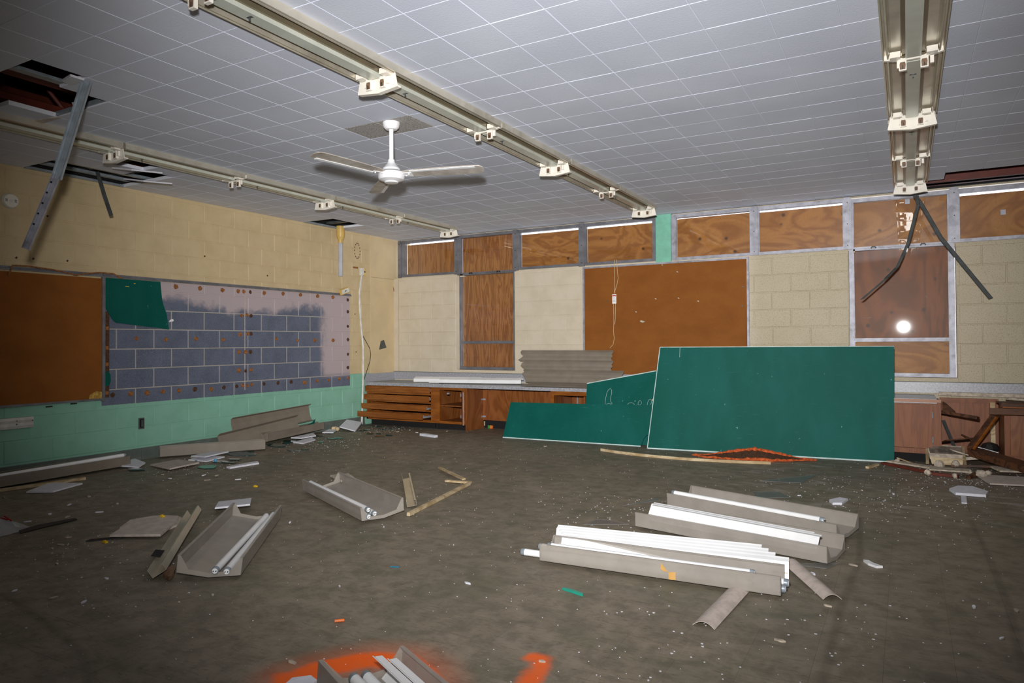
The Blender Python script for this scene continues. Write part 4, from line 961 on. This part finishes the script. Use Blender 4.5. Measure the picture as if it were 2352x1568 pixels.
def lchan(a, b, label, w1=.06, w2=.045, roll=0, mat=m_fix):
    t = thing('metal_channel', a, label, 'metal channel')
    obj('channel', MB().shell([(-w1/2, w2), (-w1/2, 0), (w1/2, 0), (w1/2, w2*.8), (w1/2-.012, w2*.8)], a, b, .002, roll), mat, t); return t
ch = lchan((3.645, 2.115, .035), (2.76, 2.975, .055), 'notched bent metal channel leaning on the left side of the left front light cover', .075, .05, .55)
obj('torn_tip', MB().prism([(3.62,2.15,.005),(3.70,2.13,.004),(3.68,2.17,.012),(3.65,2.20,.03),(3.61,2.20,.03)], (0, 0, .02)), m_brown, ch)
obj('burnt_patch', MB().prism([(3.50,2.215,.072),(3.42,2.295,.074),(3.39,2.262,.083),(3.47,2.182,.081)], (0, 0, .002)), m_black, ch)
lchan((3.815, 3.975, .012), (3.16, 4.75, .02), 'narrow pale channel sticking up from the right end of the mid floor light cover', .07, .055, .15)
bx = MB().box((2.62, 4.33, .002), (2.86, 4.44, .014)).box((2.66, 4.36, .014), (2.80, 4.42, .05))
obj('tile_fragment', MB().slab([(2.66,4.34),(2.90,4.22),(2.96,4.33),(2.74,4.48)], .06, .014), m_rubble, None, 'broken cream tile corner on the far end of the mid floor light cover', 'tile fragment')
# wooden sticks
obj('wooden_stick', MB().beam((3.945,3.765,.014), (3.742,4.855,.014), .024, .024), m_rawwood, None, 'long pale wooden stick beside the right end of the mid floor light cover', 'stick')
obj('wooden_stick', MB().beam((3.742,4.88,.016), (3.505,4.845,.016), .030, .016), m_rawwood, None, 'short wooden stick lying across the far tip of the long stick', 'stick')
obj('wooden_stick', MB().beam((3.66,4.895,.034), (3.125,5.29,.026), .030, .014), m_rawwood, None, 'middle-length wooden stick pointing away behind the long stick', 'stick')
# front right group
tC, P = lens((5.215, 3.275), 3.0, 1, 'front light cover of the right group, full of tubes and white metal strips', L=1.22, W=.20)
obj('orange_tape', MB().quadmesh([P(.70, -.0035, .02), P(.735, -.0035, .02), P(.735, -.004, .06), P(.70, -.004, .055), P(.69, -.004, .065), P(.665, -.0045, .095), P(.66, -.0045, .065), P(.68, -.004, .055)], [(0,1,2,3),(3,4,7),(4,5,6,7)]), simple('faded_orange_tape', srgb(206, 160, 90), .7), tC)
lamp(P(-.125, .035, .040), P(1.09, .055, .040), 'tube sticking out furthest left from the front light cover of the right group')
lamp(P(-.07, .150, .045), P(1.245, .115, .045), 'long tube protruding at both ends of the front light cover, second row')
lamp(P(.02, .085, .028), P(1.235, .078, .028), 'tube protruding lowest at the right end of the front light cover')
lamp(P(.03, .045, .088), P(1.10, .050, .088), 'topmost tube lying along the near side of the front light cover')
cnames = ['white metal strip with dark smudge behind the front light cover, shortest of its stack', 'white metal strip second in the stack behind the front cover, stepping out to the right', 'white metal strip third in the stack behind the front cover, stepping further right', 'tan-labelled white metal strip reaching furthest right behind the front light cover']
for k in range(4):
    v = .315-.022*k; e = 1.10+.035*k+(.03 if k == 3 else 0)
    a_, b_ = P(-.01+.02*k, v-.045, .080-.008*k), P(e, v, .092-.010*k)
    cv = cover(a_, b_, cnames[k], -1.2, .125, .022, group='white metal strips in the front cover')
    if k in (0, 3):
        u = (b_-a_).normalized(); q = b_-u*(.16 if k == 0 else .075); nrm = Vector((u.y, -u.x, 0)).normalized()
        obj('tan_label', MB().prism([q+nrm*.026+Vector((0,0,-.03)), q+u*(.10 if k == 0 else .07)+nrm*.026+Vector((0,0,-.03)), q+u*(.10 if k == 0 else .07)+nrm*.022+Vector((0,0,-.002)), q+nrm*.022+Vector((0,0,-.002))], nrm*.006), m_cord, cv)
    if k == 0:
        q = a_+u*.72
        obj('smudge', MB().prism([q+nrm*.024+Vector((0,0,.036)), q+u*.02+nrm*.024+Vector((0,0,.018)), q+u*.12+nrm*.024+Vector((0,0,.008)), q+u*.20+nrm*.024+Vector((0,0,.012)), q+u*.22+nrm*.024+Vector((0,0,.022)), q+u*.22+nrm*.026+Vector((0,0,-.004)), q+u*.03+nrm*.026+Vector((0,0,.0))], nrm*.005), m_darksteel, cv)
def curved_strip(a, b, wd, label):
    a, b = Vector(a), Vector(b); n = 9
    prof = [((-.5+k/(n-1))*wd, .022*(1-((2*k/(n-1))-1)**2)) for k in range(n)]
    obj('plastic_strip', MB().shell(prof, a, b, .003), m_tileb, None, label, 'plastic strip', smooth=False)
curved_strip((6.200,2.855,.002), (6.262,3.60,.012), .092, 'curved beige strip poking out towards the camera from under the front light cover')
curved_strip((6.640,3.455,.002), (6.405,3.87,.02), .085, 'curved beige strip poking out to the right of the front light cover')
# right middle group
tD, P = lens((6.575, 3.95), 168, -1, 'front one of two nested light covers in the right middle group, holding white metal strips', L=1.17)
for k in range(2):
    cover(P(.06+.05*k, .075+.035*k, .088), P(1.12+.02*k, .12+.04*k, .092), ('upper' if k else 'lower')+' white metal strip lying in the nested right middle light covers', 1.0, .11, .026, group='white metal strips in the nested cover')
tD2, P = lens((6.585, 4.42), 161.5, -1, 'rear one of two nested light covers in the right middle group', L=1.19, z0=.012, roll=.04)
lamp(P(.10, .06, .10), P(1.17, .04, .105), 'single tube lying along the near rim of the rear nested light cover')
# bottom edge group
tE, P = lens((5.355, 1.905), -26.5, -1, 'light cover at the bottom edge of the picture, lying over the orange spray paint', L=1.2, roll=.09)
obj('end_gusset', MB().prism([P(.0, .31, .018), P(.0, .31, .103), P(.0, .295, .105), P(.0, .20, .012)], P(.006, 0, 0)-P(0, 0, 0)), m_lens, tE)
lamp(P(.03, .195, .04), P(1.19, .19, .04), 'left one of two green-capped tubes in the bottom edge light cover', green=True)
lamp(P(.03, .150, .04), P(1.19, .145, .04), 'right one of two green-capped tubes in the bottom edge light cover', green=True)
cover(P(.02, .105, .05), P(1.17, .105, .05), 'left white metal strip in the bottom edge light cover', 1.25, .10, .03)
cover(P(.05, .062, .045), P(1.17, .07, .05), 'right white metal strip in the bottom edge light cover', 1.25, .10, .03)
obj('tile_fragment', MB().slab([(5.04,1.69),(5.085,1.735),(5.13,1.72),(5.15,1.64),(5.06,1.62)], .001, .012), m_tilew, None, 'white tile piece left of the bottom edge light cover, by the orange paint', 'tile fragment')
# along the left wall
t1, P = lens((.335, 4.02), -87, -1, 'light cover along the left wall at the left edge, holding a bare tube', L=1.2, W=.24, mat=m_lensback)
lamp(P(.02, .05, .115), P(1.2, .04, .105), 'white tube lying on the light cover along the left wall')
obj('wooden_stick', MB().beam((.45,2.5,.014), (.60,3.44,.014), .04, .022), m_rawwood, None, 'pale wooden batten on the floor beside the leftmost light cover', 'stick')
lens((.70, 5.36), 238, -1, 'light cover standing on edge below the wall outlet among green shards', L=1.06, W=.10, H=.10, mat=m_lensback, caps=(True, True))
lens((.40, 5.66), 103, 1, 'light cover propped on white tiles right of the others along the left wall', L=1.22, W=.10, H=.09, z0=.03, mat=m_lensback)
def leanlens(a, b, ht, label, roll, up=(0,0,1), dp=.05):
    t = thing('light_lens', a, label, 'light cover')
    k = ht/2
    prof = [(-k, dp), (-k+.012, .0), (-k*.35, -.012), (k*.35, -.012), (k-.012, 0), (k, dp)]
    obj('trough', MB().shell(prof, a, b, .004, roll, up), m_lensback, t)
    return t
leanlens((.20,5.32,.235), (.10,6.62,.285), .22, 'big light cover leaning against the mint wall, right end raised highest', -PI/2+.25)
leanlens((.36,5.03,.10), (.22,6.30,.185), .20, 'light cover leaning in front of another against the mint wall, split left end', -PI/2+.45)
# stacked covers leaning on the worktop
def torn_cover(x0, x1, y, z0, z1, lean, label, jag):
    t = thing('light_lens', (x0, y, z0), label, 'light cover'); n = 7
    zs = [z0+(z1-z0)*k/(n-1) for k in range(n)]; ys = [y+lean*k/(n-1)+(.0 if 0 < k < n-1 else .03)+(.006 if k % 2 else 0) for k in range(n)]
    vs = []
    for k in range(n): vs += [(x0+jag[k % len(jag)], ys[k], zs[k]), (x1+(.015 if k % 2 else 0), ys[k], zs[k]), (x0+jag[k % len(jag)], ys[k]+.004, zs[k]), (x1+(.015 if k % 2 else 0), ys[k]+.004, zs[k])]
    fs = []
    for k in range(n-1):
        a, b = 4*k, 4*k+4
        fs += [(a, a+1, b+1, b), (a+2, b+2, b+3, a+3), (a, b, b+2, a+2), (a+1, a+3, b+3, b+1)]
    fs += [(0, 2, 3, 1), (4*n-4, 4*n-3, 4*n-1, 4*n-2)]
    obj('trough', MB().quadmesh(vs, fs), m_lensback, t)
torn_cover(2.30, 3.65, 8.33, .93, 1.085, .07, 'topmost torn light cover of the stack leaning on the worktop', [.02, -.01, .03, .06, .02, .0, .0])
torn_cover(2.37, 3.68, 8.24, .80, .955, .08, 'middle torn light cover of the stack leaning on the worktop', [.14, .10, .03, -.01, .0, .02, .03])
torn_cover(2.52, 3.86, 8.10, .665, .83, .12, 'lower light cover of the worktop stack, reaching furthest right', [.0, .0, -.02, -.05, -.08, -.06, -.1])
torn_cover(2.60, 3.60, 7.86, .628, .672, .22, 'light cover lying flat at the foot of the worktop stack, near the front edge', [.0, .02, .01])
cover((.74,8.05,.655), (1.72,8.28,.655), 'left white metal cover lying on the worktop', -.35, .12, .038)
cover((1.25,7.97,.657), (2.46,8.15,.662), 'right white metal cover lying on the worktop, ending at the torn covers', -.35, .12, .04)
cover((1.06,7.975,.630), (1.26,8.02,.630), 'short white metal offcut between two covers on the worktop', .0, .07, .02)
# ceiling tile fragments
def frag(pts, label, z=.001, t=.013, mat=m_tilew, tilt=0, bev=.004):
    cx = sum(p[0] for p in pts)/len(pts); cy = sum(p[1] for p in pts)/len(pts)
    o = MB(); lo = [(x, y, z+tilt*(x-cx if abs(tilt) else 0)+abs(tilt)*.16) for x, y in pts]
    hi = [(cx+(x-cx)*.985, cy+(y-cy)*.985, q+t) for (x, y, q) in lo]
    n = len(pts)
    o.quadmesh(lo+hi, [tuple(range(n-1, -1, -1)), tuple(range(n, 2*n))]+[(i, (i+1) % n, n+(i+1) % n, n+i) for i in range(n)])
    return obj('tile_fragment', o, mat, None, label, 'tile fragment')
frag([(2.50,2.60),(2.80,2.74),(2.735,2.93),(2.55,2.98),(2.40,2.90),(2.37,2.75)], 'lower broken tile under the tan tile on the left front floor', .001, .013, m_tileb)
frag([(2.675,2.43),(2.945,2.59),(2.80,2.765),(2.725,2.86),(2.62,2.94),(2.50,2.90),(2.455,2.80),(2.51,2.66)], 'tan back-up ceiling tile lying on another broken tile, left front floor', .016, .014, m_tileb)
frag([(2.745,3.13),(2.525,3.33),(2.71,3.475),(2.945,3.265)], 'square white ceiling tile behind the left front light cover', .03, .012, m_tilew, .10)
frag([(.754,2.887),(.933,3.001),(.806,3.304),(.534,3.181)], 'white ceiling tile at the left edge beside the pale batten', .004, .013, m_tilew)
frag([(.462,4.143),(.915,4.043),(.854,4.404),(.434,4.47)], 'striped tan ceiling tile lying face down among green shards', .006, .014, m_tileb, .03)
frag([(.45,4.60),(.70,4.58),(.60,4.95),(.40,4.88)], 'pale tile piece below the standing light cover, upper of two', .02, .013, m_tilew, .05)
frag([(.52,4.52),(.78,4.54),(.70,4.82),(.48,4.78)], 'pale tile piece below the standing light cover, lower of two', .003, .013, m_tilew)
frag([(.20,3.87),(.12,4.20),(.36,4.16),(.50,4.00)], 'grey-white tile corner at the right end of the leftmost light cover', .01, .013, m_tilew, -.05)
frag([(.24,7.02),(.02,7.40),(.20,7.52),(.47,7.08)], 'whole white ceiling tile tilted up near the conduit foot', .02, .013, m_tilew, -.22)
frag([(.285,6.116),(.23,6.55),(.43,6.40),(.44,6.14)], 'upper of two white tiles lying in front of the propped cover', .02, .014, m_tilew)
frag([(.52,5.93),(.42,6.34),(.60,6.22),(.70,5.92)], 'lower of two white tiles lying in front of the propped cover', .002, .013, m_tilew)
frag([(.22,6.72),(.05,7.02),(.16,7.06),(.36,6.78)], 'white tile wedge between the propped cover and the tilted tile', .01, .013, m_tilew)
frag([(1.237,4.417),(1.25,4.781),(1.344,4.717),(1.307,4.402)], 'narrow white tile sliver on the floor right of the green shards', .002, .016, m_tilew)
frag([(7.231,6.431),(7.266,6.273),(7.462,6.292),(7.49,6.45),(7.40,6.62),(7.30,6.60)], 'grey broken tile on the right floor in front of the wreckage', .004, .02, m_tilew)
frag([(7.300,6.262),(7.334,6.268),(7.322,5.99),(7.288,5.985)], 'small white stub pointing out from under the grey tile on the right', .001, .008, m_tilew)
frag([(6.438,5.60),(6.50,5.72),(6.56,5.70),(6.53,5.53),(6.47,5.50)], 'white tile crumb on the floor behind the nested light covers', .001, .016, m_tilew)
frag([(6.735,4.145),(6.76,4.15),(6.785,4.11),(6.83,4.075),(6.80,4.055),(6.76,4.09)], 'curled white plaster crumb right of the nested light covers', .001, .012, m_white)
frag([(1.50,7.235),(1.78,7.15),(1.77,7.09),(1.48,7.17)], 'white foam offcut on the floor in front of the cupboard', .001, .028, m_tilew)
for lb, pts in (('triangular clear plastic offcut between the two right-hand groups', [(5.103,4.121),(5.122,4.296),(5.224,4.312),(5.361,4.272)]), ('clear plastic sheet piece behind the nested covers, farther one', [(5.883,5.676),(6.064,5.773),(6.168,5.601),(5.955,5.454)]), ('largest clear plastic sheet on the dusty floor in front of the big chalkboard', [(5.85,6.148),(6.25,6.70),(6.17,6.214)]), ('thin clear plastic sliver left of the nested covers', [(5.14,4.745),(5.288,5.097),(5.325,5.034)]), ('clear plastic piece under the right end of the front nested cover', [(6.629,4.053),(6.467,3.956),(6.43,3.903),(6.575,3.915)])):
    t = obj('plastic_offcut', MB().slab(pts, .002, .004), m_flatplastic, None, lb, 'plastic piece')
# small pale chips, each its own thing
CH = [(.77,2.72),(1.49,2.83),(1.78,3.02),(1.67,2.6),(1.86,2.62),(1.76,2.41),(2.41,2.33),(2.58,2.15),(2.54,2.22),(3.38,2.0),(3.43,1.72),(3.61,1.76),(4.06,2.11),(4.51,2.49),(4.93,1.79),(1.92,2.8),(1.33,3.06),(3.16,1.68),(2.9,2.01),(3.98,3.46),(6.69,4.05),(6.52,3.8),(6.63,3.36),(7.2,3.66),(7.36,3.7),(7.27,3.32),(6.5,2.87),(6.22,5.71),(6.63,6.14),(6.85,6.11),(.75,7.2),(1.02,7.56),(.99,7.33),(.8,7.6),(.48,7.95),(1.26,7.4),(1.54,7.7),(.3,7.7),(1.0,3.91),(1.23,3.83),(1.59,3.94),(1.36,4.08),(1.48,4.12),(1.81,4.09),(1.08,5.42),(1.02,6.54),(3.34,7.08),(5.04,2.83),(5.75,2.25),(3.35,3.25)]
rs = random.Random(5); chips = []
for k in range(6):
    n = rs.choice((5, 6, 7)); s = .018; el = rs.uniform(.35, .9)
    chips.append(mesh_of(MB().slab([(math.cos(2*PI*i/n)*s*rs.uniform(.7, 1.2), math.sin(2*PI*i/n)*s*el*rs.uniform(.7, 1.2)) for i in range(n)], 0, .006), name='chip')); chips[-1].materials.append(m_tilew if k % 2 else m_rubble)
for k, (x, y) in enumerate(CH):
    o = bpy.data.objects.new('plaster_chip', chips[k % 6]); COL.objects.link(o); o.location = (x, y, .0008); o.rotation_euler = (0, 0, rs.uniform(0, 6.28))
    f = rs.uniform(.6, 1.25)*(1.5 if x < 2 and y < 4.2 else 1); o.scale = (f*1.2, f, 1)
    tag(o, 'small off-white plaster chip lying flat on the dark tiled floor', 'chip', 'plaster chips on the floor')
# uncountable specks of plaster and paint
sp = MB(); rs = random.Random(11)
def speck(x, y, s):
    n = 5; a0 = rs.uniform(0, 6.28); el = rs.uniform(.4, 1)
    sp.slab([(x+math.cos(a0+2*PI*i/n)*s*rs.uniform(.6, 1.2), y+math.sin(a0+2*PI*i/n)*s*el*rs.uniform(.6, 1.2)) for i in range(n)], .0005, .002)
for k in range(1700): speck(rs.uniform(.3, 9), .8+7.2*rs.random()**1.3, rs.choice((.0012, .0016, .002, .0034)))
for cx, cy, r, n in ((2.6, 2.2, .35, 60), (6.7, 5.9, .8, 160), (7.4, 7.1, .7, 260), (6.2, 2.2, .6, 60), (1.0, 4.3, .6, 120), (.8, 6.0, .7, 160), (.6, 7.4, .5, 120), (5.3, 4.6, .7, 110), (6.6, 3.1, .8, 90), (3.5, 1.9, .6, 60)):
    for k in range(n):
        x, y = rs.gauss(cx, r*.5), rs.gauss(cy, r*.5)
        if x > .05 and y < 8.2: speck(x, y, rs.choice((.002, .003, .004, .006)))
obj('plaster_specks', sp, m_tilew, None, 'scattered tiny pale specks of plaster all over the dark floor', 'plaster specks', kind='stuff')
# broken chalkboard glass along the wall
rs = random.Random(3)
SH = [(.62,5.05,.26,m_shardgrey,'large slate-grey shard under the standing light cover'), (1.06,4.34,.12,m_shard,None),(.60,4.66,.20,m_shard,None),(1.0,4.63,.13,m_shard,None),(.56,5.66,.18,m_shard,None),(.42,6.0,.15,m_shard,None),(.55,3.95,.12,m_shard,None)]
for k in range(22): SH.append((rs.uniform(.3, 1.15), rs.uniform(4.1, 7.3), rs.uniform(.04, .10), m_shard, None))
for k in range(6): SH.append((rs.uniform(.25, .75), rs.uniform(7.3, 7.75), rs.uniform(.03, .07), m_shard, None))
for x, y, s, mt, lb in SH:
    n = rs.choice((4, 5, 5, 6)); a0 = rs.uniform(0, 6.28); el = rs.uniform(.4, .8); tl = rs.uniform(-.1, .16)
    pts = [Vector((x+math.cos(a0+2*PI*i/n)*s*rs.uniform(.7, 1.1), y+math.sin(a0+2*PI*i/n)*s*el*rs.uniform(.7, 1.1), 0)) for i in range(n)]
    zz = [.004+tl*(p.y-y) for p in pts]; mz = min(zz)
    for p, q in zip(pts, zz): p.z = q-mz+.002
    if lb: tag(obj('glass_shard', MB().prism(pts, (0, 0, .006)), mt), lb, 'shard')
    else: tag(obj('glass_shard', MB().prism(pts, (0, 0, .006)), mt), 'dark green shard of broken chalkboard glass on the floor along the mint wall', 'shard', 'green shards along the left wall')
obj('chalkboard_remnant', MB().prism([(.16,6.34,.08),(.14,6.62,.16),(.13,6.68,.20),(.14,6.62,.06),(.15,6.36,.05)], (.006, 0, 0)), m_green, None, 'green chalkboard corner showing under the big leaning light cover', 'chalkboard')
# oddments
obj('paper_ball', MB().lathe([(0,-.018),(.010,-.015),(.018,0),(.010,.015),(0,.018)], (.86,4.585,.021), 10), m_blueplastic, None, 'pale blue bottle cap among the green shards', 'bottle cap', smooth=True).name = 'bottle_cap'
obj('cigarette_butt', MB().tube([(4.803,2.150,.007),(4.832,2.178,.007)], .0065, 10), m_orangep, None, 'orange cigarette butt on the near floor', 'cigarette butt')
obj('plastic_sliver', MB().prism([(5.49,2.975,.001),(5.53,2.985,.001),(5.61,2.955,.001),(5.615,2.94,.001),(5.54,2.962,.001)], (0,0,.012)), m_tealshard, None, 'teal plastic sliver on the floor left of the curved beige strip', 'plastic piece')
obj('plastic_sliver', MB().beam((4.54,2.845,.004), (4.585,2.862,.004), .008, .005), m_bluecraft, None, 'tiny blue plastic sliver on the middle of the open floor', 'plastic piece')
for x, y, lb in ((2.201,3.944,'yellow plastic bit alone on the floor left of the three-tube cover'), (2.725,2.375,'yellow plastic bit on the floor in front of the tan tile'), (2.56,2.86,'yellow plastic bit lying on top of the tan tile')):
    obj('plastic_bit', MB().box((x-.016, y-.009, .001 if y != 2.86 else .031), (x+.016, y+.009, .012 if y != 2.86 else .042)).box((x-.01, y-.006, .012 if y != 2.86 else .042), (x+.004, y+.006, .016 if y != 2.86 else .046)), m_yel, None, lb, 'plastic piece')
obj('tape_roll_scrap', MB().tube([(.10,7.03,.03),(.15,7.05,.035),(.2,7.03,.03)], .025, 8), m_cord, None, 'cream crumpled scrap beside the tilted white tile', 'paper scrap')
obj('black_strip', MB().prism([(2.045,2.235,.002),(2.03,2.36,.004),(2.015,2.60,.004),(1.985,2.60,.010),(1.99,2.36,.02),(2.01,2.24,.014)], (.004, 0, .004)), m_blackp, None, 'thin black plastic strip on the left floor beside the plastic bag', 'strip')
obj('black_strip', MB().prism([(2.60,2.33,.002),(2.72,2.48,.002),(2.72,2.50,.006),(2.60,2.36,.006)], (0, 0, .006)), m_blackp, None, 'short black rubber sliver under the near edge of the tan tile', 'strip')
# crumpled bag at the left edge
bag = thing('plastic_bag', (1.75, 2.25, 0), 'crumpled clear plastic bag with red print at the left edge', 'bag')
nb, mb_, vs = 9, 9, []
rs = random.Random(21)
for i in range(nb):
    for j in range(mb_):
        u, v = i/(nb-1), j/(mb_-1); e = math.sin(PI*u)*math.sin(PI*v)
        vs.append(Vector((1.66+.40*v-.10*u+rs.uniform(-.012, .012), 2.02+.34*u-.02*v+rs.uniform(-.012, .012), .004+e*.055+rs.uniform(0, .022)*(.3+e))))
obj('film', MB().quadmesh(vs, [(i*mb_+j, i*mb_+j+1, (i+1)*mb_+j+1, (i+1)*mb_+j) for i in range(nb-1) for j in range(mb_-1)]), m_film, bag)
for k in range(7):
    i = 2+k*.7; p = vs[int(i)*mb_+3]; q = vs[min(int(i)+1, nb-1)*mb_+5]
    obj('red_print', MB().tube([p+Vector((.02*(k % 2), .02, .012)), p.lerp(q, .5)+Vector((0, 0, .018)), q+Vector((0, -.01, .012))], .005, 5), m_redink, bag)
# ================================================================ WRECKAGE AT THE RIGHT
GW = 'wreckage pile at the right'
bxp = thing('drawer_box', (7.25, 7.6, 0), 'upturned mouldy pale drawer box standing in the wreckage', 'drawer')
obj('bottom_panel', MB().prism([(7.135,7.735,.055),(7.405,7.735,.055),(7.395,7.83,.175),(7.115,7.83,.175)], (0, .012, .006)), m_rubble, bxp)
obj('mould_stain', MB().prism([(7.137,7.772,.108),(7.40,7.772,.108),(7.395,7.824,.172),(7.118,7.824,.172)], (0, -.0015, .001)), simple('mould_stain', srgb(104, 92, 82), .9, 0, .35, 18), bxp)
obj('front_board', MB().prism([(7.150,7.71,.012),(7.395,7.71,.012),(7.405,7.735,.075),(7.135,7.735,.075)], (0, .014, 0)), m_rawwood, bxp)
obj('side_board', MB().prism([(7.100,7.70,.01),(7.118,7.70,.01),(7.118,7.84,.185),(7.100,7.84,.185)], (.008, 0, 0)), m_rawwood, bxp)
obj('side_board', MB().prism([(7.40,7.66,.006),(7.42,7.66,.006),(7.412,7.84,.18),(7.40,7.84,.18)], (.008, 0, 0)), m_rawwood, bxp)
def plank(a, b, wd, ht, mat, label, roll=0, nm='broken_board'): return obj(nm, MB().beam(a, b, wd, ht, roll), mat, None, label, 'board', GW)
plank((6.74,7.56,.012), (7.12,7.20,.016), .05, .02, m_red, 'thin red-painted board edge lying furthest left in the wreckage')
plank((6.80,7.60,.03), (7.20,7.30,.035), .10, .014, m_rubble, 'warped grey-cream board lying just above the red-edged board')
plank((7.13,7.16,.012), (7.33,7.10,.014), .05, .022, m_red, 'short red-edged board in front of the pale drawer box')
plank((7.12,7.26,.04), (7.42,7.24,.045), .15, .012, m_rubble, 'curled cream board lying flat in front of the pale drawer box')
plank((7.22,7.86,.50), (7.52,7.66,.47), .045, .03, m_darkwood, 'broken rail jutting out from beside the worn cupboard, upper left of the wreckage', .3)
obj('splintered_panel', MB().prism([(7.245,7.88,.48),(7.25,7.90,.60),(7.28,7.92,.58),(7.36,7.93,.50)], (0, .012, 0)), m_darkwood, None, 'splintered triangular wood panel behind the broken upper rail', 'board', GW)
plank((7.46,7.74,.17), (7.66,7.66,.52), .045, .05, m_darkwood, 'thick dark batten propped diagonally across the wrecked bay', .5)
plank((7.475,7.72,.185), (7.65,7.645,.50), .018, .05, m_cab, 'orange side strip along the diagonal batten', .5)
plank((7.60,7.62,.545), (8.3,7.62,.55), .03, .055, m_darkwood, 'horizontal brown rail at the right edge, on top of the diagonal batten')
plank((7.70,7.68,.585), (8.3,7.72,.575), .12, .012, m_cab, 'delaminated orange plywood sheet lying above the brown rail')
plank((7.68,7.70,.62), (8.3,7.78,.61), .20, .012, m_darkwood, 'dark upper plywood sheet at the right edge under the splashback')
plank((7.74,7.66,.665), (8.2,7.75,.625), .10, .014, m_rubble, 'grey weathered top sheet at the right edge, highest of the wreckage')
plank((7.50,7.80,.14), (8.05,7.12,.055), .16, .06, m_darkwood, 'wide dark plank sloping from the wrecked bay towards the right edge')
plank((7.26,8.05,.40), (7.34,7.94,.17), .03, .012, m_darksteel, 'thin dark metal bar standing at the left of the wrecked bay', 0, 'metal_bar')
plank((7.25,7.95,.20), (7.54,8.05,.235), .16, .012, m_darkwood, 'brown plywood scrap inside the wrecked bay', .3)
plank((7.24,7.90,.155), (7.47,7.80,.10), .13, .010, m_rubble, 'grey plaster slab resting inside the wrecked bay', .2)
plank((7.44,8.10,.25), (7.53,8.0,.20), .10, .012, m_darkwood, 'small reddish wood flake at the back of the wrecked bay', .4)
plank((7.24,8.0,.02), (7.62,7.9,.10), .24, .03, m_rubble, 'heap-like slab of plaster under the wood in the wrecked bay')
plank((7.54,8.02,.16), (7.70,8.0,.12), .12, .008, m_grey, 'pale grey laminate flake by the cabinet end', .1)
obj('black_bag', MB().lathe([(0,.0),(.06,.02),(.085,.05),(.06,.09),(.02,.105),(0,.106)], (7.64,8.06,.10), 9), m_blackp, None, 'crumpled black plastic at the foot of the dark cabinet end', 'bag')
plank((7.62,7.42,.05), (8.2,7.55,.055), .22, .014, m_rubble, 'wide grey hardboard sheet at the right edge, lower foreground of the wreckage')
plank((7.50,7.05,.012), (8.25,7.18,.016), .40, .012, m_tileb, 'large pinkish-grey board lying flat at the right edge, nearest the camera')
plank((7.40,7.10,.012), (7.55,7.36,.04), .035, .03, m_darkwood, 'splintered brown stick between the drawer box and the flat board')
plank((7.30,7.62,.02), (7.66,7.62,.04), .05, .02, m_darkwood, 'brown stick lying behind the pale drawer box', .2)
plank((6.62,7.22,.012), (6.70,7.42,.014), .03, .02, m_rawwood, 'short tan wood end at the lower right corner of the big chalkboard')
LUMP = ['cream plaster lump leaning on the left front of the pale drawer box', 'rounded white lump resting inside the front of the pale drawer box', 'cream lump at the left end of the wreckage beside the big chalkboard', 'small lump left of the short red-edged board', 'small lump at the right end of the short red-edged board', 'lump on the far edge of the large flat pinkish board', 'low lump beside the splintered brown stick', 'lump between the grey hardboard sheet and the flat pinkish board']
for k, (x, y, z, s) in enumerate(((7.20,7.52,.03,.045), (7.335,7.60,.05,.035), (6.86,7.56,.03,.035), (7.10,7.10,.02,.03), (7.30,7.06,.02,.025), (7.50,7.18,.02,.04), (7.42,7.30,.015,.03), (7.56,7.30,.02,.03))):
    rs = random.Random(k); pr = [(0, -s*.9)]+[(s*rs.uniform(.75, 1.1)*math.sin(PI*q/5), -s*.9*math.cos(PI*q/5)) for q in range(1, 5)]+[(0, s*.85)]
    lb = MB().lathe(pr, (x, y, max(z, s*.9)), 7)
    for v in lb.v: v += Vector((rs.uniform(-1, 1), rs.uniform(-1, 1), rs.uniform(-.6, .6)))*s*.16
    obj('plaster_lump', lb, m_rubble, None, LUMP[k], 'plaster lump', 'plaster lumps in the wreckage')
obj('strip_offcut', MB().beam((6.86,7.70,.05), (6.99,7.62,.02), .014, .008), m_rawwood, None, 'thin pale sliver along the foot of the worn cupboard', 'stick')
